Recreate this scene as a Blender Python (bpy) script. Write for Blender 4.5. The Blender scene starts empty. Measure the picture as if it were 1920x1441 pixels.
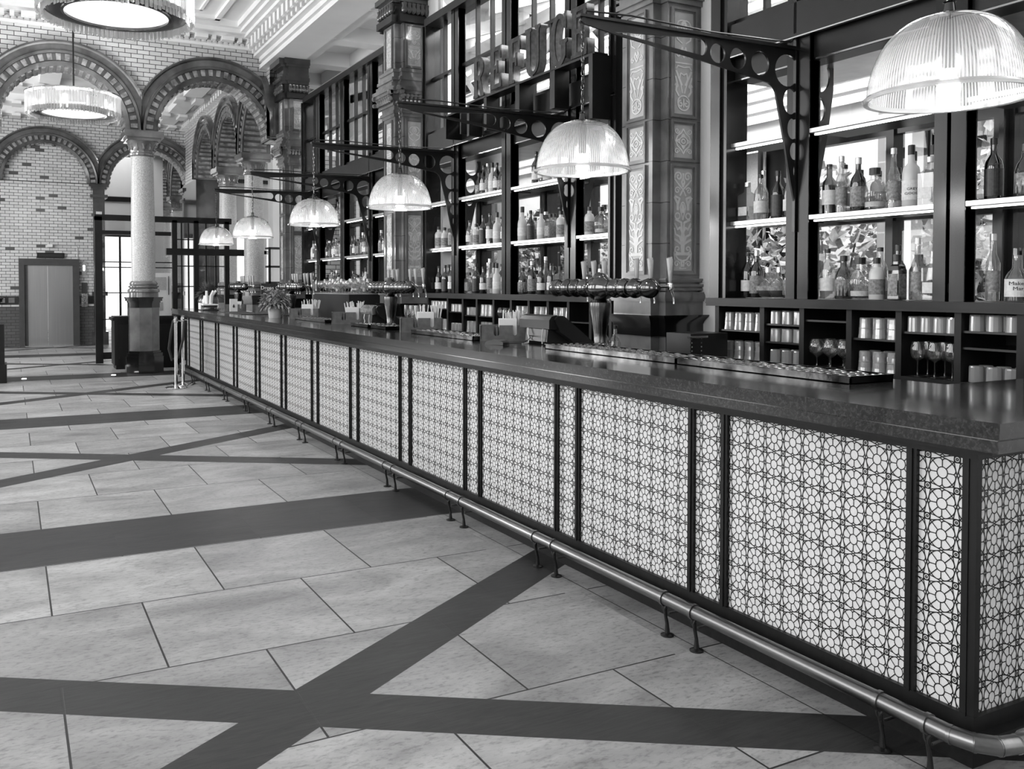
import bpy, math, random
from mathutils import Vector, Matrix
R = random.Random(7)
SC = bpy.context.scene
COL = SC.collection
PI = math.pi

# ------------------------------------------------------------------ camera
cam_d = bpy.data.cameras.new('camera')
cam = bpy.data.objects.new('camera', cam_d); COL.objects.link(cam); SC.camera = cam
cam_d.sensor_width = 36.0; cam_d.sensor_fit = 'HORIZONTAL'
cam_d.lens = 1679.0 * 36.0 / 1920.0
cam_d.shift_x = 70.0 / 1920.0
cam_d.shift_y = -140.5 / 1920.0
cam_d.clip_start = 0.05; cam_d.clip_end = 300
EYE = 1.57
cam.location = (0, 0, EYE)
cam.rotation_euler = (PI/2 - math.atan(44/1679.0), 0, -math.atan(870/1679.0))

# ------------------------------------------------------------------ light and exposure
w = bpy.data.worlds.new('daylight'); SC.world = w; w.use_nodes = True
w.node_tree.nodes['Background'].inputs[0].default_value = (1, 1, 1, 1)
w.node_tree.nodes['Background'].inputs[1].default_value = 2.2
SC.view_settings.view_transform = 'Standard'
SC.view_settings.look = 'None'
SC.view_settings.gamma = 1.0
SC.view_settings.use_curve_mapping = False
SC.view_settings.exposure = 0.35
SC.cycles.max_bounces = 8
SC.cycles.diffuse_bounces = 3
SC.cycles.glossy_bounces = 4
SC.cycles.transmission_bounces = 6
SC.cycles.transparent_max_bounces = 24
SC.cycles.caustics_reflective = False
SC.cycles.caustics_refractive = False
SC.cycles.sample_clamp_indirect = 4.0
SC.cycles.use_denoising = True
SC.cycles.use_adaptive_sampling = True

def area_light(name, loc, size, sizey, power, direction, spread=PI):
    l = bpy.data.lights.new(name, 'AREA'); l.shape = 'RECTANGLE'
    l.size = size; l.size_y = sizey; l.energy = power; l.spread = spread
    o = bpy.data.objects.new(name, l); COL.objects.link(o); o.location = loc
    o.rotation_euler = Vector(direction).to_track_quat('-Z', 'Y').to_euler()
    return o
# daylight entering through the tall windows of the left wall (X = -5.6)
for i, yy in enumerate((-2.0, 2.6, 7.2, 11.8, 16.4, 21.0)):
    area_light('window_daylight', (-5.45, yy, 3.3), 2.6, 4.0, (45, 75, 85, 85, 260, 260)[i], (1, 0.05, -0.22))
# daylight falling from the glass roof over the courtyard behind the back bar
for yy in (2.0, 8.0, 14.0):
    area_light('courtyard_daylight', (8.2, yy, 7.2), 2.4, 5.0, 1100, (-0.25, 0, -1))
# area lamp facing straight down in the next hall beyond the lift wall
area_light('far_hall_light', (2.0, 31.0, 5.6), 4.0, 6.0, 130, (0, 0, -1))
area_light('passage_fill', (7.4, 21.5, 5.3), 3.0, 6.0, 70, (0, 0, -1))  # fill lamp added overhead to brighten the passage behind the arcade

# ------------------------------------------------------------------ materials
MATS = {}
def mat(name, g, rough=0.5, metal=0.0, var=0.0, scale=8.0, bump=0.0, bscale=60.0, spec=0.5, coat=0.0, detail=4.0, stretch=None):
    m = bpy.data.materials.new(name); m.use_nodes = True; nt = m.node_tree; N = nt.nodes; L = nt.links
    b = N['Principled BSDF']
    b.inputs['Base Color'].default_value = (g, g, g, 1)
    b.inputs['Roughness'].default_value = rough; b.inputs['Metallic'].default_value = metal
    b.inputs['Specular IOR Level'].default_value = spec
    if coat: b.inputs['Coat Weight'].default_value = coat; b.inputs['Coat Roughness'].default_value = 0.06
    if var or bump:
        tc = N.new('ShaderNodeTexCoord'); mp = N.new('ShaderNodeMapping'); L.new(tc.outputs['Object'], mp.inputs[0])
        if stretch: mp.inputs['Scale'].default_value = stretch
    if var:
        n = N.new('ShaderNodeTexNoise'); n.inputs['Scale'].default_value = scale; n.inputs['Detail'].default_value = detail
        L.new(mp.outputs[0], n.inputs['Vector'])
        r = N.new('ShaderNodeMapRange'); L.new(n.outputs[0], r.inputs[0])
        r.inputs[1].default_value = 0.3; r.inputs[2].default_value = 0.7
        r.inputs[3].default_value = g*(1-var); r.inputs[4].default_value = min(1, g*(1+var))
        c = N.new('ShaderNodeCombineColor')
        for k in range(3): L.new(r.outputs[0], c.inputs[k])
        L.new(c.outputs[0], b.inputs['Base Color'])
    if bump:
        n2 = N.new('ShaderNodeTexNoise'); n2.inputs['Scale'].default_value = bscale; n2.inputs['Detail'].default_value = 3
        L.new(mp.outputs[0], n2.inputs['Vector'])
        bp = N.new('ShaderNodeBump'); bp.inputs['Strength'].default_value = bump; bp.inputs['Distance'].default_value = 0.01
        L.new(n2.outputs[0], bp.inputs['Height']); L.new(bp.outputs[0], b.inputs['Normal'])
    MATS[name] = m
    return m

def math_node(nt, op, a, b=None, c=None):
    n = nt.nodes.new('ShaderNodeMath'); n.operation = op
    for i, v in enumerate((a, b, c)):
        if v is None: continue
        if isinstance(v, (int, float)): n.inputs[i].default_value = v
        else: nt.links.new(v, n.inputs[i])
    return n.outputs[0]

mat('plaster', 0.66, 0.7, var=0.05, scale=1.5, bump=0.05)
mat('white_paint', 0.72, 0.6, var=0.03, scale=2)
mat('ceiling_paint', 0.84, 0.8, var=0.05, scale=1.2)
mat('dark_steel', 0.008, 0.36, 0.0, var=0.4, scale=5, spec=0.35)
mat('black_steel', 0.007, 0.3, 0.0, var=0.3, scale=5, spec=0.6)
mat('bronze_frame', 0.010, 0.2, 0.0, var=0.6, scale=2.5, spec=0.45, stretch=(1, 1, .35))
mat('shelf_edge', 0.62, 0.3, 0.9, var=0.1)
mat('mirror_strip', 0.75, 0.12, 1.0)
mat('glazed_dark', 0.045, 0.12, 0, var=0.5, scale=3.0, coat=0.6, bump=0.03, bscale=12)
mat('glazed_arch', 0.085, 0.13, 0, var=0.5, scale=3.0, coat=0.6, bump=0.03, bscale=12)
mat('glazed_mid', 0.15, 0.14, 0, var=0.45, scale=3.0, coat=0.6, bump=0.03, bscale=12)
mat('glazed_light', 0.16, 0.16, 0, var=0.4, scale=4.0, coat=0.6, bump=0.03, bscale=12)
mat('glazed_black', 0.008, 0.1, 0, var=0.4, scale=4, coat=0.6)
mat('relief_ground', 0.42, 0.3, 0, var=0.15, scale=9, coat=0.3)
mat('relief_light', 0.66, 0.3, 0, var=0.1, scale=20, coat=0.3)
mat('panel_white', 0.80, 0.35, 0, var=0.02, scale=3, coat=0.2)
mat('lattice_black', 0.006, 0.35, spec=0.4)
mat('bar_frame', 0.011, 0.4, var=0.25, scale=30, stretch=(1, 1, .1), spec=0.28)
mat('plinth_dark', 0.006, 0.5, var=0.5, scale=60, detail=8, spec=.25)
mat('brushed_brass', 0.24, 0.29, 1.0, var=0.35, scale=14, stretch=(1, .05, 1), bump=0.02, bscale=40)
mat('dark_brass', 0.14, 0.22, 1.0, var=0.5, scale=9)
mat('chrome', 0.75, 0.12, 1.0)
mat('gun_metal', 0.12, 0.11, 1.0, var=0.3, scale=10)
mat('steel_tray', 0.5, 0.2, 1.0, var=0.6, scale=30)
mat('tray_side', 0.07, 0.14, 1.0, var=0.9, scale=9, bump=.1, bscale=14)  # strong patches in the colour stand in for reflections on dark chrome
mat('tile_block', 0.22, 0.16, var=.6, scale=9, coat=.4)
mat('lift_steel', 0.42, 0.28, 1.0, var=0.05, scale=8, stretch=(6, 1, .1))
mat('lift_frame', 0.045, 0.45, 0.0, var=0.15, scale=6)
mat('rubber', 0.012, 0.6)
mat('black_plastic', 0.014, 0.35)
mat('paper', 0.82, 0.8, var=0.04)
mat('grey_paper', 0.45, 0.8, var=0.1, scale=40)
mat('wood_box', 0.11, 0.55, var=0.3, scale=20, stretch=(1, 6, 1))
mat('dark_wood', 0.009, 0.4, var=0.4, scale=18, stretch=(1, 1, .15), spec=.3)
mat('mosaic', 0.50, 0.35, var=0.35, scale=70, bump=0.06, bscale=70, detail=2)
mat('terracotta', 0.62, 0.8, var=0.12, scale=12)
mat('leaf_light', 0.32, 0.5, var=0.5, scale=9)
mat('leaf_dark', 0.09, 0.55, var=0.6, scale=9)
mat('stem', 0.05, 0.7)
mat('fabric_rope', 0.03, 0.8)
mat('dark_liquid', 0.006, 0.08, coat=0.8)
mat('amber_liquid', 0.05, 0.08, coat=0.8)
mat('frosted', 0.62, 0.3, coat=0.2)
mat('label_white', 0.75, 0.5, var=0.12, scale=60)
mat('label_grey', 0.24, 0.5, var=0.5, scale=70)
mat('label_dark', 0.02, 0.4, var=0.6, scale=70)
mat('ink', 0.01, 0.6)
mat('cap_dark', 0.012, 0.3)
mat('cap_light', 0.6, 0.25, 0.6)
mat('letter_face', 0.03, 0.5, 0.0, var=0.8, scale=26, detail=8, spec=.3)
mat('letter_edge', 0.2, 0.5, 0.0, var=0.4, scale=20)
mat('stone_wall', 0.3, 0.8, var=0.25, scale=6)

def glass_mat(name, tint=0.9, gloss=0.12, body=0.0, bodyg=0.8, rough=0.03, fres=1.45):
    m = bpy.data.materials.new(name); m.use_nodes = True; nt = m.node_tree; N = nt.nodes; L = nt.links
    N.remove(N['Principled BSDF']); out = N['Material Output']
    t = N.new('ShaderNodeBsdfTransparent'); t.inputs[0].default_value = (tint, tint, tint, 1)
    g = N.new('ShaderNodeBsdfGlossy'); g.inputs['Roughness'].default_value = rough
    lw = N.new('ShaderNodeFresnel'); lw.inputs['IOR'].default_value = fres
    ge = N.new('ShaderNodeNewGeometry'); f = math_node(nt, 'MULTIPLY', lw.outputs[0], math_node(nt, 'SUBTRACT', 1.0, ge.outputs['Backfacing'])); f = math_node(nt, 'ADD', f, gloss); f = math_node(nt, 'MINIMUM', f, 1.0)
    mx = N.new('ShaderNodeMixShader'); L.new(f, mx.inputs[0])
    first = t.outputs[0]
    if body:
        d = N.new('ShaderNodeBsdfDiffuse'); d.inputs[0].default_value = (bodyg,)*3 + (1,)
        tr = N.new('ShaderNodeBsdfTranslucent'); tr.inputs[0].default_value = (bodyg,)*3 + (1,)
        m1 = N.new('ShaderNodeMixShader'); m1.inputs[0].default_value = 0.5
        L.new(d.outputs[0], m1.inputs[1]); L.new(tr.outputs[0], m1.inputs[2])
        m2 = N.new('ShaderNodeMixShader'); m2.inputs[0].default_value = body
        L.new(t.outputs[0], m2.inputs[1]); L.new(m1.outputs[0], m2.inputs[2]); first = m2.outputs[0]
    L.new(first, mx.inputs[1]); L.new(g.outputs[0], mx.inputs[2]); L.new(mx.outputs[0], out.inputs[0])
    MATS[name] = m
    return m
glass_mat('clear_glass', 0.93, 0.06, 0.05)
glass_mat('bottle_glass', 0.80, 0.10, 0.12, 0.7)
glass_mat('smoke_glass', 0.35, 0.10, 0.10, 0.12)
glass_mat('dark_glass', 0.10, 0.10, 0.35, 0.03)
glass_mat('window_glass', 0.93, 0.02)
glass_mat('crystal', 0.86, 0.18, 0.28, 0.95, rough=0.12)
glass_mat('tumbler_glass', 0.85, 0.15, 0.45, 0.95, rough=0.08)
glass_mat('rim_glass', 0.7, 0.25, 0.45, 0.9, rough=0.1)

def shade_mat():
    # pressed glass: the ribs' light and dark lines painted as milky and clear stripes
    m = glass_mat('shade_glass', 0.78, 0.12, 0.4, 0.92, rough=0.1); nt = m.node_tree; N = nt.nodes; L = nt.links
    tc = N.new('ShaderNodeTexCoord'); sp = N.new('ShaderNodeSeparateXYZ'); L.new(tc.outputs['Object'], sp.inputs[0])
    a = math_node(nt, 'ARCTAN2', sp.outputs['Y'], sp.outputs['X'])
    s_ = math_node(nt, 'SINE', math_node(nt, 'MULTIPLY', a, 150.0))
    v = math_node(nt, 'MULTIPLY_ADD', s_, 0.22, 0.38)
    zz = N.new('ShaderNodeMapRange'); L.new(sp.outputs['Z'], zz.inputs[0]); zz.inputs[1].default_value = 2.30; zz.inputs[2].default_value = 2.50; zz.inputs[3].default_value = 1.0; zz.inputs[4].default_value = 0.4  # milkier low, clearer on top, to paint in the bulb's bright band
    v = math_node(nt, 'MULTIPLY', v, zz.outputs[0])
    for n in N:
        if n.type == 'MIX_SHADER' and abs(n.inputs[0].default_value - 0.4) < 1e-4 and not n.inputs[0].is_linked: L.new(v, n.inputs[0])
shade_mat()

def emit_mat(name, s, g=1.0):
    m = bpy.data.materials.new(name); m.use_nodes = True; nt = m.node_tree
    b = nt.nodes['Principled BSDF']; b.inputs['Base Color'].default_value = (.8, .8, .8, 1)
    b.inputs['Emission Color'].default_value = (g, g, g, 1); b.inputs['Emission Strength'].default_value = s
    MATS[name] = m
    return m
emit_mat('bulb_glow', 6)
mat('reveal_paint', 0.42, 0.4)
emit_mat('disc_glow', 0.8)
emit_mat('spot_glow', 8)
emit_mat('lamp_tube', 7)
emit_mat('strip_glow', 4)

# glazed wall brick with tiles that differ in tone; u/v are object axes
def brick_mat(name, axis, g=0.56, dark=0.10, mortar=0.03, darkrate=0.06, bw=0.205, bh=0.078, z_dado=None):
    m = bpy.data.materials.new(name); m.use_nodes = True; nt = m.node_tree; N = nt.nodes; L = nt.links
    b = N['Principled BSDF']; b.inputs['Roughness'].default_value = 0.2
    geo = N.new('ShaderNodeNewGeometry'); sp = N.new('ShaderNodeSeparateXYZ'); L.new(geo.outputs['Position'], sp.inputs[0])
    cb = N.new('ShaderNodeCombineXYZ'); L.new(sp.outputs[axis], cb.inputs[0]); L.new(sp.outputs['Z'], cb.inputs[1])
    br = N.new('ShaderNodeTexBrick'); L.new(cb.outputs[0], br.inputs['Vector'])
    br.inputs['Scale'].default_value = 1.0; br.inputs['Brick Width'].default_value = bw; br.inputs['Row Height'].default_value = bh
    br.inputs['Mortar Size'].default_value = 0.006; br.inputs['Mortar Smooth'].default_value = 0.2
    br.inputs['Color1'].default_value = (0, 0, 0, 1); br.inputs['Color2'].default_value = (1, 1, 1, 1); br.inputs['Mortar'].default_value = (0.5, .5, .5, 1)
    v = N.new('ShaderNodeSeparateColor'); L.new(br.outputs['Color'], v.inputs[0]); v = v.outputs[0]
    base = math_node(nt, 'MULTIPLY_ADD', v, g*0.22, g*0.86)
    isd = math_node(nt, 'LESS_THAN', v, darkrate)
    base = math_node(nt, 'MULTIPLY', base, math_node(nt, 'SUBTRACT', 1.0, math_node(nt, 'MULTIPLY', isd, 1 - dark/g)))
    if z_dado:
        low = math_node(nt, 'LESS_THAN', sp.outputs['Z'], z_dado)
        base = math_node(nt, 'MULTIPLY', base, math_node(nt, 'SUBTRACT', 1.0, math_node(nt, 'MULTIPLY', low, 0.84)))
    inv = math_node(nt, 'SUBTRACT', 1.0, br.outputs['Fac'])
    col = math_node(nt, 'ADD', math_node(nt, 'MULTIPLY', base, inv), math_node(nt, 'MULTIPLY', br.outputs['Fac'], mortar))
    cc = N.new('ShaderNodeCombineColor')
    for k in range(3): L.new(col, cc.inputs[k])
    L.new(cc.outputs[0], b.inputs['Base Color'])
    bp = N.new('ShaderNodeBump'); bp.inputs['Strength'].default_value = 0.4; bp.inputs['Distance'].default_value = 0.004
    L.new(inv, bp.inputs['Height']); L.new(bp.outputs[0], b.inputs['Normal'])
    MATS[name] = m
    return m
brick_mat('glazed_brick_x', 'X', g=0.60, darkrate=0.0)
brick_mat('glazed_brick_lift', 'X', g=0.60, darkrate=0.035, z_dado=1.04)
brick_mat('glazed_brick_y', 'Y', g=0.60, darkrate=0.0)

# stone slabs in a running bond with dark oak strips let in: bands across the hall and long diagonals crossing between them
def floor_mat():
    m = bpy.data.materials.new('slab_floor'); m.use_nodes = True; nt = m.node_tree; N = nt.nodes; L = nt.links
    b = N['Principled BSDF']
    geo = N.new('ShaderNodeNewGeometry'); sp = N.new('ShaderNodeSeparateXYZ'); L.new(geo.outputs['Position'], sp.inputs[0])
    X, Y = sp.outputs['X'], sp.outputs['Y']
    PER = 5.49
    # strip position within one bay of the floor; bays start at the near edge of a cross band
    yb = math_node(nt, 'SUBTRACT', Y, 5.54)
    q = math_node(nt, 'FLOOR', math_node(nt, 'DIVIDE', yb, PER))
    yl = math_node(nt, 'SUBTRACT', yb, math_node(nt, 'MULTIPLY', q, PER))
    band = math_node(nt, 'LESS_THAN', yl, 0.84)
    yc = math_node(nt, 'SUBTRACT', yl, 0.84 + (PER-0.84)/2)
    xc = math_node(nt, 'SUBTRACT', X, 0.96)
    # diagonal crosses repeat to the left of the hall too
    xw = math_node(nt, 'PINGPONG', math_node(nt, 'ADD', xc, 0.0), 3.58)
    ax = math_node(nt, 'ABSOLUTE', xw)
    d1 = math_node(nt, 'ABSOLUTE', math_node(nt, 'SUBTRACT', math_node(nt, 'ABSOLUTE', yc), math_node(nt, 'MULTIPLY', ax, 0.648)))
    diag = math_node(nt, 'LESS_THAN', d1, 0.163)
    wood = math_node(nt, 'MAXIMUM', band, diag)
    # border slabs along the bar
    cb = N.new('ShaderNodeCombineXYZ')
    L.new(math_node(nt, 'SUBTRACT', X, 0.157 - 0.807*1.5), cb.inputs[0])
    rowy = math_node(nt, 'SUBTRACT', Y, 2.965)
    L.new(rowy, cb.inputs[1])
    br = N.new('ShaderNodeTexBrick'); L.new(cb.outputs[0], br.inputs['Vector'])
    br.inputs['Scale'].default_value = 1; br.inputs['Brick Width'].default_value = 0.807; br.inputs['Row Height'].default_value = 0.855
    br.inputs['Mortar Size'].default_value = 0.0045; br.inputs['Mortar Smooth'].default_value = 0.1
    br.inputs['Color1'].default_value = (0, 0, 0, 1); br.inputs['Color2'].default_value = (1, 1, 1, 1)
    v = N.new('ShaderNodeSeparateColor'); L.new(br.outputs['Color'], v.inputs[0]); v = v.outputs[0]
    # cloudy stone
    n1 = N.new('ShaderNodeTexNoise'); n1.inputs['Scale'].default_value = 1.6; n1.inputs['Detail'].default_value = 8; n1.inputs['Roughness'].default_value = 0.62; n1.inputs['Distortion'].default_value = 0.6
    mp = N.new('ShaderNodeMapping'); L.new(geo.outputs['Position'], mp.inputs[0]); mp.inputs['Scale'].default_value = (1.0, 2.2, 1)
    off = N.new('ShaderNodeVectorMath'); off.operation = 'ADD'; L.new(mp.outputs[0], off.inputs[0])
    oc = N.new('ShaderNodeCombineXYZ'); L.new(math_node(nt, 'MULTIPLY', v, 37.0), oc.inputs[0]); L.new(math_node(nt, 'MULTIPLY', v, 11.0), oc.inputs[2])
    L.new(oc.outputs[0], off.inputs[1]); L.new(off.outputs[0], n1.inputs['Vector'])
    n2 = N.new('ShaderNodeTexNoise'); n2.inputs['Scale'].default_value = 26; n2.inputs['Detail'].default_value = 6; n2.inputs['Roughness'].default_value = 0.7; L.new(off.outputs[0], n2.inputs['Vector'])
    c1 = N.new('ShaderNodeMapRange'); L.new(n1.outputs[0], c1.inputs[0]); c1.inputs[1].default_value = 0.3; c1.inputs[2].default_value = 0.68; c1.inputs[3].default_value = 0.55; c1.inputs[4].default_value = 1.15
    c2 = N.new('ShaderNodeMapRange'); L.new(n2.outputs[0], c2.inputs[0]); c2.inputs[1].default_value = 0.33; c2.inputs[2].default_value = 0.5; c2.inputs[3].default_value = 0.62; c2.inputs[4].default_value = 1.04
    slab = math_node(nt, 'MULTIPLY', c1.outputs[0], c2.outputs[0])
    slab = math_node(nt, 'MULTIPLY', slab, math_node(nt, 'MULTIPLY_ADD', v, 0.13, 0.35))
    fac = math_node(nt, 'MULTIPLY', br.outputs['Fac'], math_node(nt, 'SUBTRACT', 1.0, math_node(nt, 'MULTIPLY', math_node(nt, 'GREATER_THAN', X, 2.5), math_node(nt, 'LESS_THAN', X, 2.64))))
    inv = math_node(nt, 'SUBTRACT', 1.0, fac)
    slab = math_node(nt, 'ADD', math_node(nt, 'MULTIPLY', slab, inv), math_node(nt, 'MULTIPLY', fac, 0.015))
    # oak
    wv = N.new('ShaderNodeTexNoise'); wv.inputs['Scale'].default_value = 5; wv.inputs['Detail'].default_value = 6; wv.inputs['Distortion'].default_value = 1.6
    mw = N.new('ShaderNodeMapping'); L.new(geo.outputs['Position'], mw.inputs[0]); mw.inputs['Scale'].default_value = (1.0, 9.0, 1)
    L.new(mw.outputs[0], wv.inputs['Vector'])
    oak = N.new('ShaderNodeMapRange'); L.new(wv.outputs[0], oak.inputs[0]); oak.inputs[1].default_value = 0.3; oak.inputs[2].default_value = 0.7; oak.inputs[3].default_value = 0.014; oak.inputs[4].default_value = 0.036
    col = math_node(nt, 'ADD', math_node(nt, 'MULTIPLY', slab, math_node(nt, 'SUBTRACT', 1.0, wood)), math_node(nt, 'MULTIPLY', oak.outputs[0], wood))
    # joint between the slabs and the border slab along the bar
    jd = math_node(nt, 'LESS_THAN', math_node(nt, 'ABSOLUTE', math_node(nt, 'SUBTRACT', X, 2.632)), 0.003)
    col = math_node(nt, 'MULTIPLY', col, math_node(nt, 'SUBTRACT', 1.0, math_node(nt, 'MULTIPLY', jd, 0.9)))
    cc = N.new('ShaderNodeCombineColor')
    for k in range(3): L.new(col, cc.inputs[k])
    L.new(cc.outputs[0], b.inputs['Base Color'])
    rg = N.new('ShaderNodeMapRange'); L.new(n1.outputs[0], rg.inputs[0]); rg.inputs[3].default_value = 0.34; rg.inputs[4].default_value = 0.5
    L.new(rg.outputs[0], b.inputs['Roughness'])
    bp = N.new('ShaderNodeBump'); bp.inputs['Strength'].default_value = 0.5; bp.inputs['Distance'].default_value = 0.004
    L.new(math_node(nt, 'MULTIPLY_ADD', inv, 1.0, math_node(nt, 'MULTIPLY', n2.outputs[0], 0.25)), bp.inputs['Height']); L.new(bp.outputs[0], b.inputs['Normal'])
    MATS['slab_floor'] = m
floor_mat()

def granite_mat():
    m = mat('granite', 0.02, 0.13, 0, coat=0.3, spec=.6)
    nt = m.node_tree; N = nt.nodes; L = nt.links; b = N['Principled BSDF']
    tc = N.new('ShaderNodeTexCoord'); n = N.new('ShaderNodeTexNoise'); n.inputs['Scale'].default_value = 70; n.inputs['Detail'].default_value = 6; n.inputs['Roughness'].default_value = .75
    L.new(tc.outputs['Object'], n.inputs['Vector'])
    r = N.new('ShaderNodeMapRange'); L.new(n.outputs[0], r.inputs[0]); r.inputs[1].default_value = .45; r.inputs[2].default_value = .75; r.inputs[3].default_value = .008; r.inputs[4].default_value = .07
    cc = N.new('ShaderNodeCombineColor')
    for k in range(3): L.new(r.outputs[0], cc.inputs[k])
    L.new(cc.outputs[0], b.inputs['Base Color'])
granite_mat()

# ------------------------------------------------------------------ object helpers
def root_loc(o):
    while o.parent: o = o.parent
    return Vector(o.location)
def tag(o, label=None, cat=None, group=None, kind=None):
    if label: o['label'] = label
    if cat: o['category'] = cat
    if group: o['group'] = group
    if kind: o['kind'] = kind
    return o
def thing(name, loc, label, cat, group=None):
    o = bpy.data.objects.new(name, None); o.empty_display_size = 0.05; COL.objects.link(o); o.location = loc
    return tag(o, label, cat, group)
def copy_tree(o, parent=None, loc=None, rz=None, label=None, group=None):
    c = o.copy(); COL.objects.link(c)
    if parent is not None: c.parent = parent
    if loc is not None: c.location = loc
    if rz is not None: c.rotation_euler = (0, 0, rz)
    if label: c['label'] = label
    if group: c['group'] = group
    for ch in list(o.children): copy_tree(ch, c)
    return c

class MB:
    def __init__(s): s.v = []; s.f = []
    def add(s, vs, fs):
        n = len(s.v); s.v += [tuple(q) for q in vs]; s.f += [tuple(i+n for i in f) for f in fs]; return s
    def box(s, x0, x1, y0, y1, z0, z1):
        return s.add([(x0,y0,z0),(x1,y0,z0),(x1,y1,z0),(x0,y1,z0),(x0,y0,z1),(x1,y0,z1),(x1,y1,z1),(x0,y1,z1)],
                     [(0,3,2,1),(4,5,6,7),(0,1,5,4),(1,2,6,5),(2,3,7,6),(3,0,4,7)])
    def lathe(s, prof, c=(0,0,0), n=24, axis='Z', capb=True, capt=True, flute=0.0, phase=0.0):
        k0 = len(s.v); m = len(prof)
        for (r, h) in prof:
            for i in range(n):
                a = 2*PI*(i+phase)/n; rr = r*(1 + (flute if i % 2 else -flute))
                p = (rr*math.cos(a), rr*math.sin(a), h)
                if axis == 'X': p = (h, p[0], p[1])
                elif axis == 'Y': p = (p[1], h, p[0])
                s.v.append((p[0]+c[0], p[1]+c[1], p[2]+c[2]))
        for j in range(m-1):
            for i in range(n):
                a = k0+j*n+i; b = k0+j*n+(i+1) % n
                s.f.append((a, b, b+n, a+n))
        if capb and prof[0][0] > 1e-6: s.f.append(tuple(k0+i for i in reversed(range(n))))
        if capt and prof[-1][0] > 1e-6: s.f.append(tuple(k0+(m-1)*n+i for i in range(n)))
        return s
    def tube(s, pts, r, n=8, cap=True):
        pts = [Vector(p) for p in pts]; k0 = len(s.v); m = len(pts)
        rs = r if isinstance(r, (list, tuple)) else [r]*m
        t0 = (pts[1]-pts[0]).normalized()
        ref = Vector((0, 0, 1)) if abs(t0.z) < 0.9 else Vector((1, 0, 0))
        u = t0.cross(ref).normalized()
        for j, p in enumerate(pts):
            if j == 0: t = t0
            elif j == m-1: t = (pts[j]-pts[j-1]).normalized()
            else: t = ((pts[j]-pts[j-1]).normalized() + (pts[j+1]-pts[j]).normalized()).normalized()
            u = (u - t*u.dot(t)).normalized(); w_ = t.cross(u)
            sc = 1.0
            if 0 < j < m-1:
                cs = (pts[j]-pts[j-1]).normalized().dot(t); sc = 1/max(cs, .5)
            for i in range(n):
                a = 2*PI*i/n
                s.v.append(tuple(p + (u*math.cos(a) + w_*math.sin(a))*rs[j]))
        for j in range(m-1):
            for i in range(n):
                a = k0+j*n+i; b = k0+j*n+(i+1) % n
                s.f.append((a, b, b+n, a+n))
        if cap: s.f.append(tuple(k0+i for i in reversed(range(n)))); s.f.append(tuple(k0+(m-1)*n+i for i in range(n)))
        return s
    def prism(s, poly, d0, d1, M):       # M(u, v, w) -> point; poly in u, v
        n = len(poly); k = len(s.v)
        s.v += [tuple(M(u, v, d0)) for u, v in poly] + [tuple(M(u, v, d1)) for u, v in poly]
        s.f.append(tuple(k+i for i in reversed(range(n)))); s.f.append(tuple(k+n+i for i in range(n)))
        for i in range(n): j = (i+1) % n; s.f.append((k+i, k+j, k+n+j, k+n+i))
        return s
    def ribbon(s, pts, wd, t, M, closed=False, clip=None, sides=True):
        P = list(pts) + ([pts[0]] if closed else [])
        for a, b in zip(P[:-1], P[1:]):
            if clip:
                c = clip_seg(a, b, clip)
                if not c: continue
                a, b = c
            dx, dy = b[0]-a[0], b[1]-a[1]; l = math.hypot(dx, dy)
            if l < 1e-7: continue
            nx, ny = -dy/l*wd/2, dx/l*wd/2; ex, ey = dx/l*wd*.25, dy/l*wd*.25
            q = [(a[0]-ex+nx, a[1]-ey+ny), (a[0]-ex-nx, a[1]-ey-ny), (b[0]+ex-nx, b[1]+ey-ny), (b[0]+ex+nx, b[1]+ey+ny)]
            k = len(s.v)
            s.v += [tuple(M(u, v, t)) for u, v in q]
            s.f.append((k, k+1, k+2, k+3))
            if sides:
                s.v += [tuple(M(u, v, 0)) for u, v in q]
                s.f.append((k, k+3, k+7, k+4)); s.f.append((k+1, k+5, k+6, k+2))
        return s
    def build(s, name, m, parent=None, loc=None, smooth=False, kind=None, angle=None):
        me = bpy.data.meshes.new(name)
        o = bpy.data.objects.new(name, me); COL.objects.link(o)
        if parent is not None:
            o.parent = parent; off = root_loc(parent)
        elif loc is not None: o.location = loc; off = Vector(loc)
        else: off = Vector((0, 0, 0))
        me.from_pydata([(x-off.x, y-off.y, z-off.z) for x, y, z in s.v], [], s.f)
        if m: me.materials.append(MATS[m])
        if smooth:
            me.polygons.foreach_set('use_smooth', [True]*len(me.polygons))
            try: me.set_sharp_from_angle(angle=angle or 0.7)
            except Exception: pass
        me.update()
        if kind: o['kind'] = kind
        return o
def clip_seg(a, b, rc):
    x0, y0, x1, y1 = rc; t0, t1 = 0.0, 1.0; dx, dy = b[0]-a[0], b[1]-a[1]
    for p, q in ((-dx, a[0]-x0), (dx, x1-a[0]), (-dy, a[1]-y0), (dy, y1-a[1])):
        if abs(p) < 1e-12:
            if q < 0: return None
        else:
            r = q/p
            if p < 0: t0 = max(t0, r)
            else: t1 = min(t1, r)
    if t0 >= t1: return None
    return (a[0]+dx*t0, a[1]+dy*t0), (a[0]+dx*t1, a[1]+dy*t1)
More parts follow.
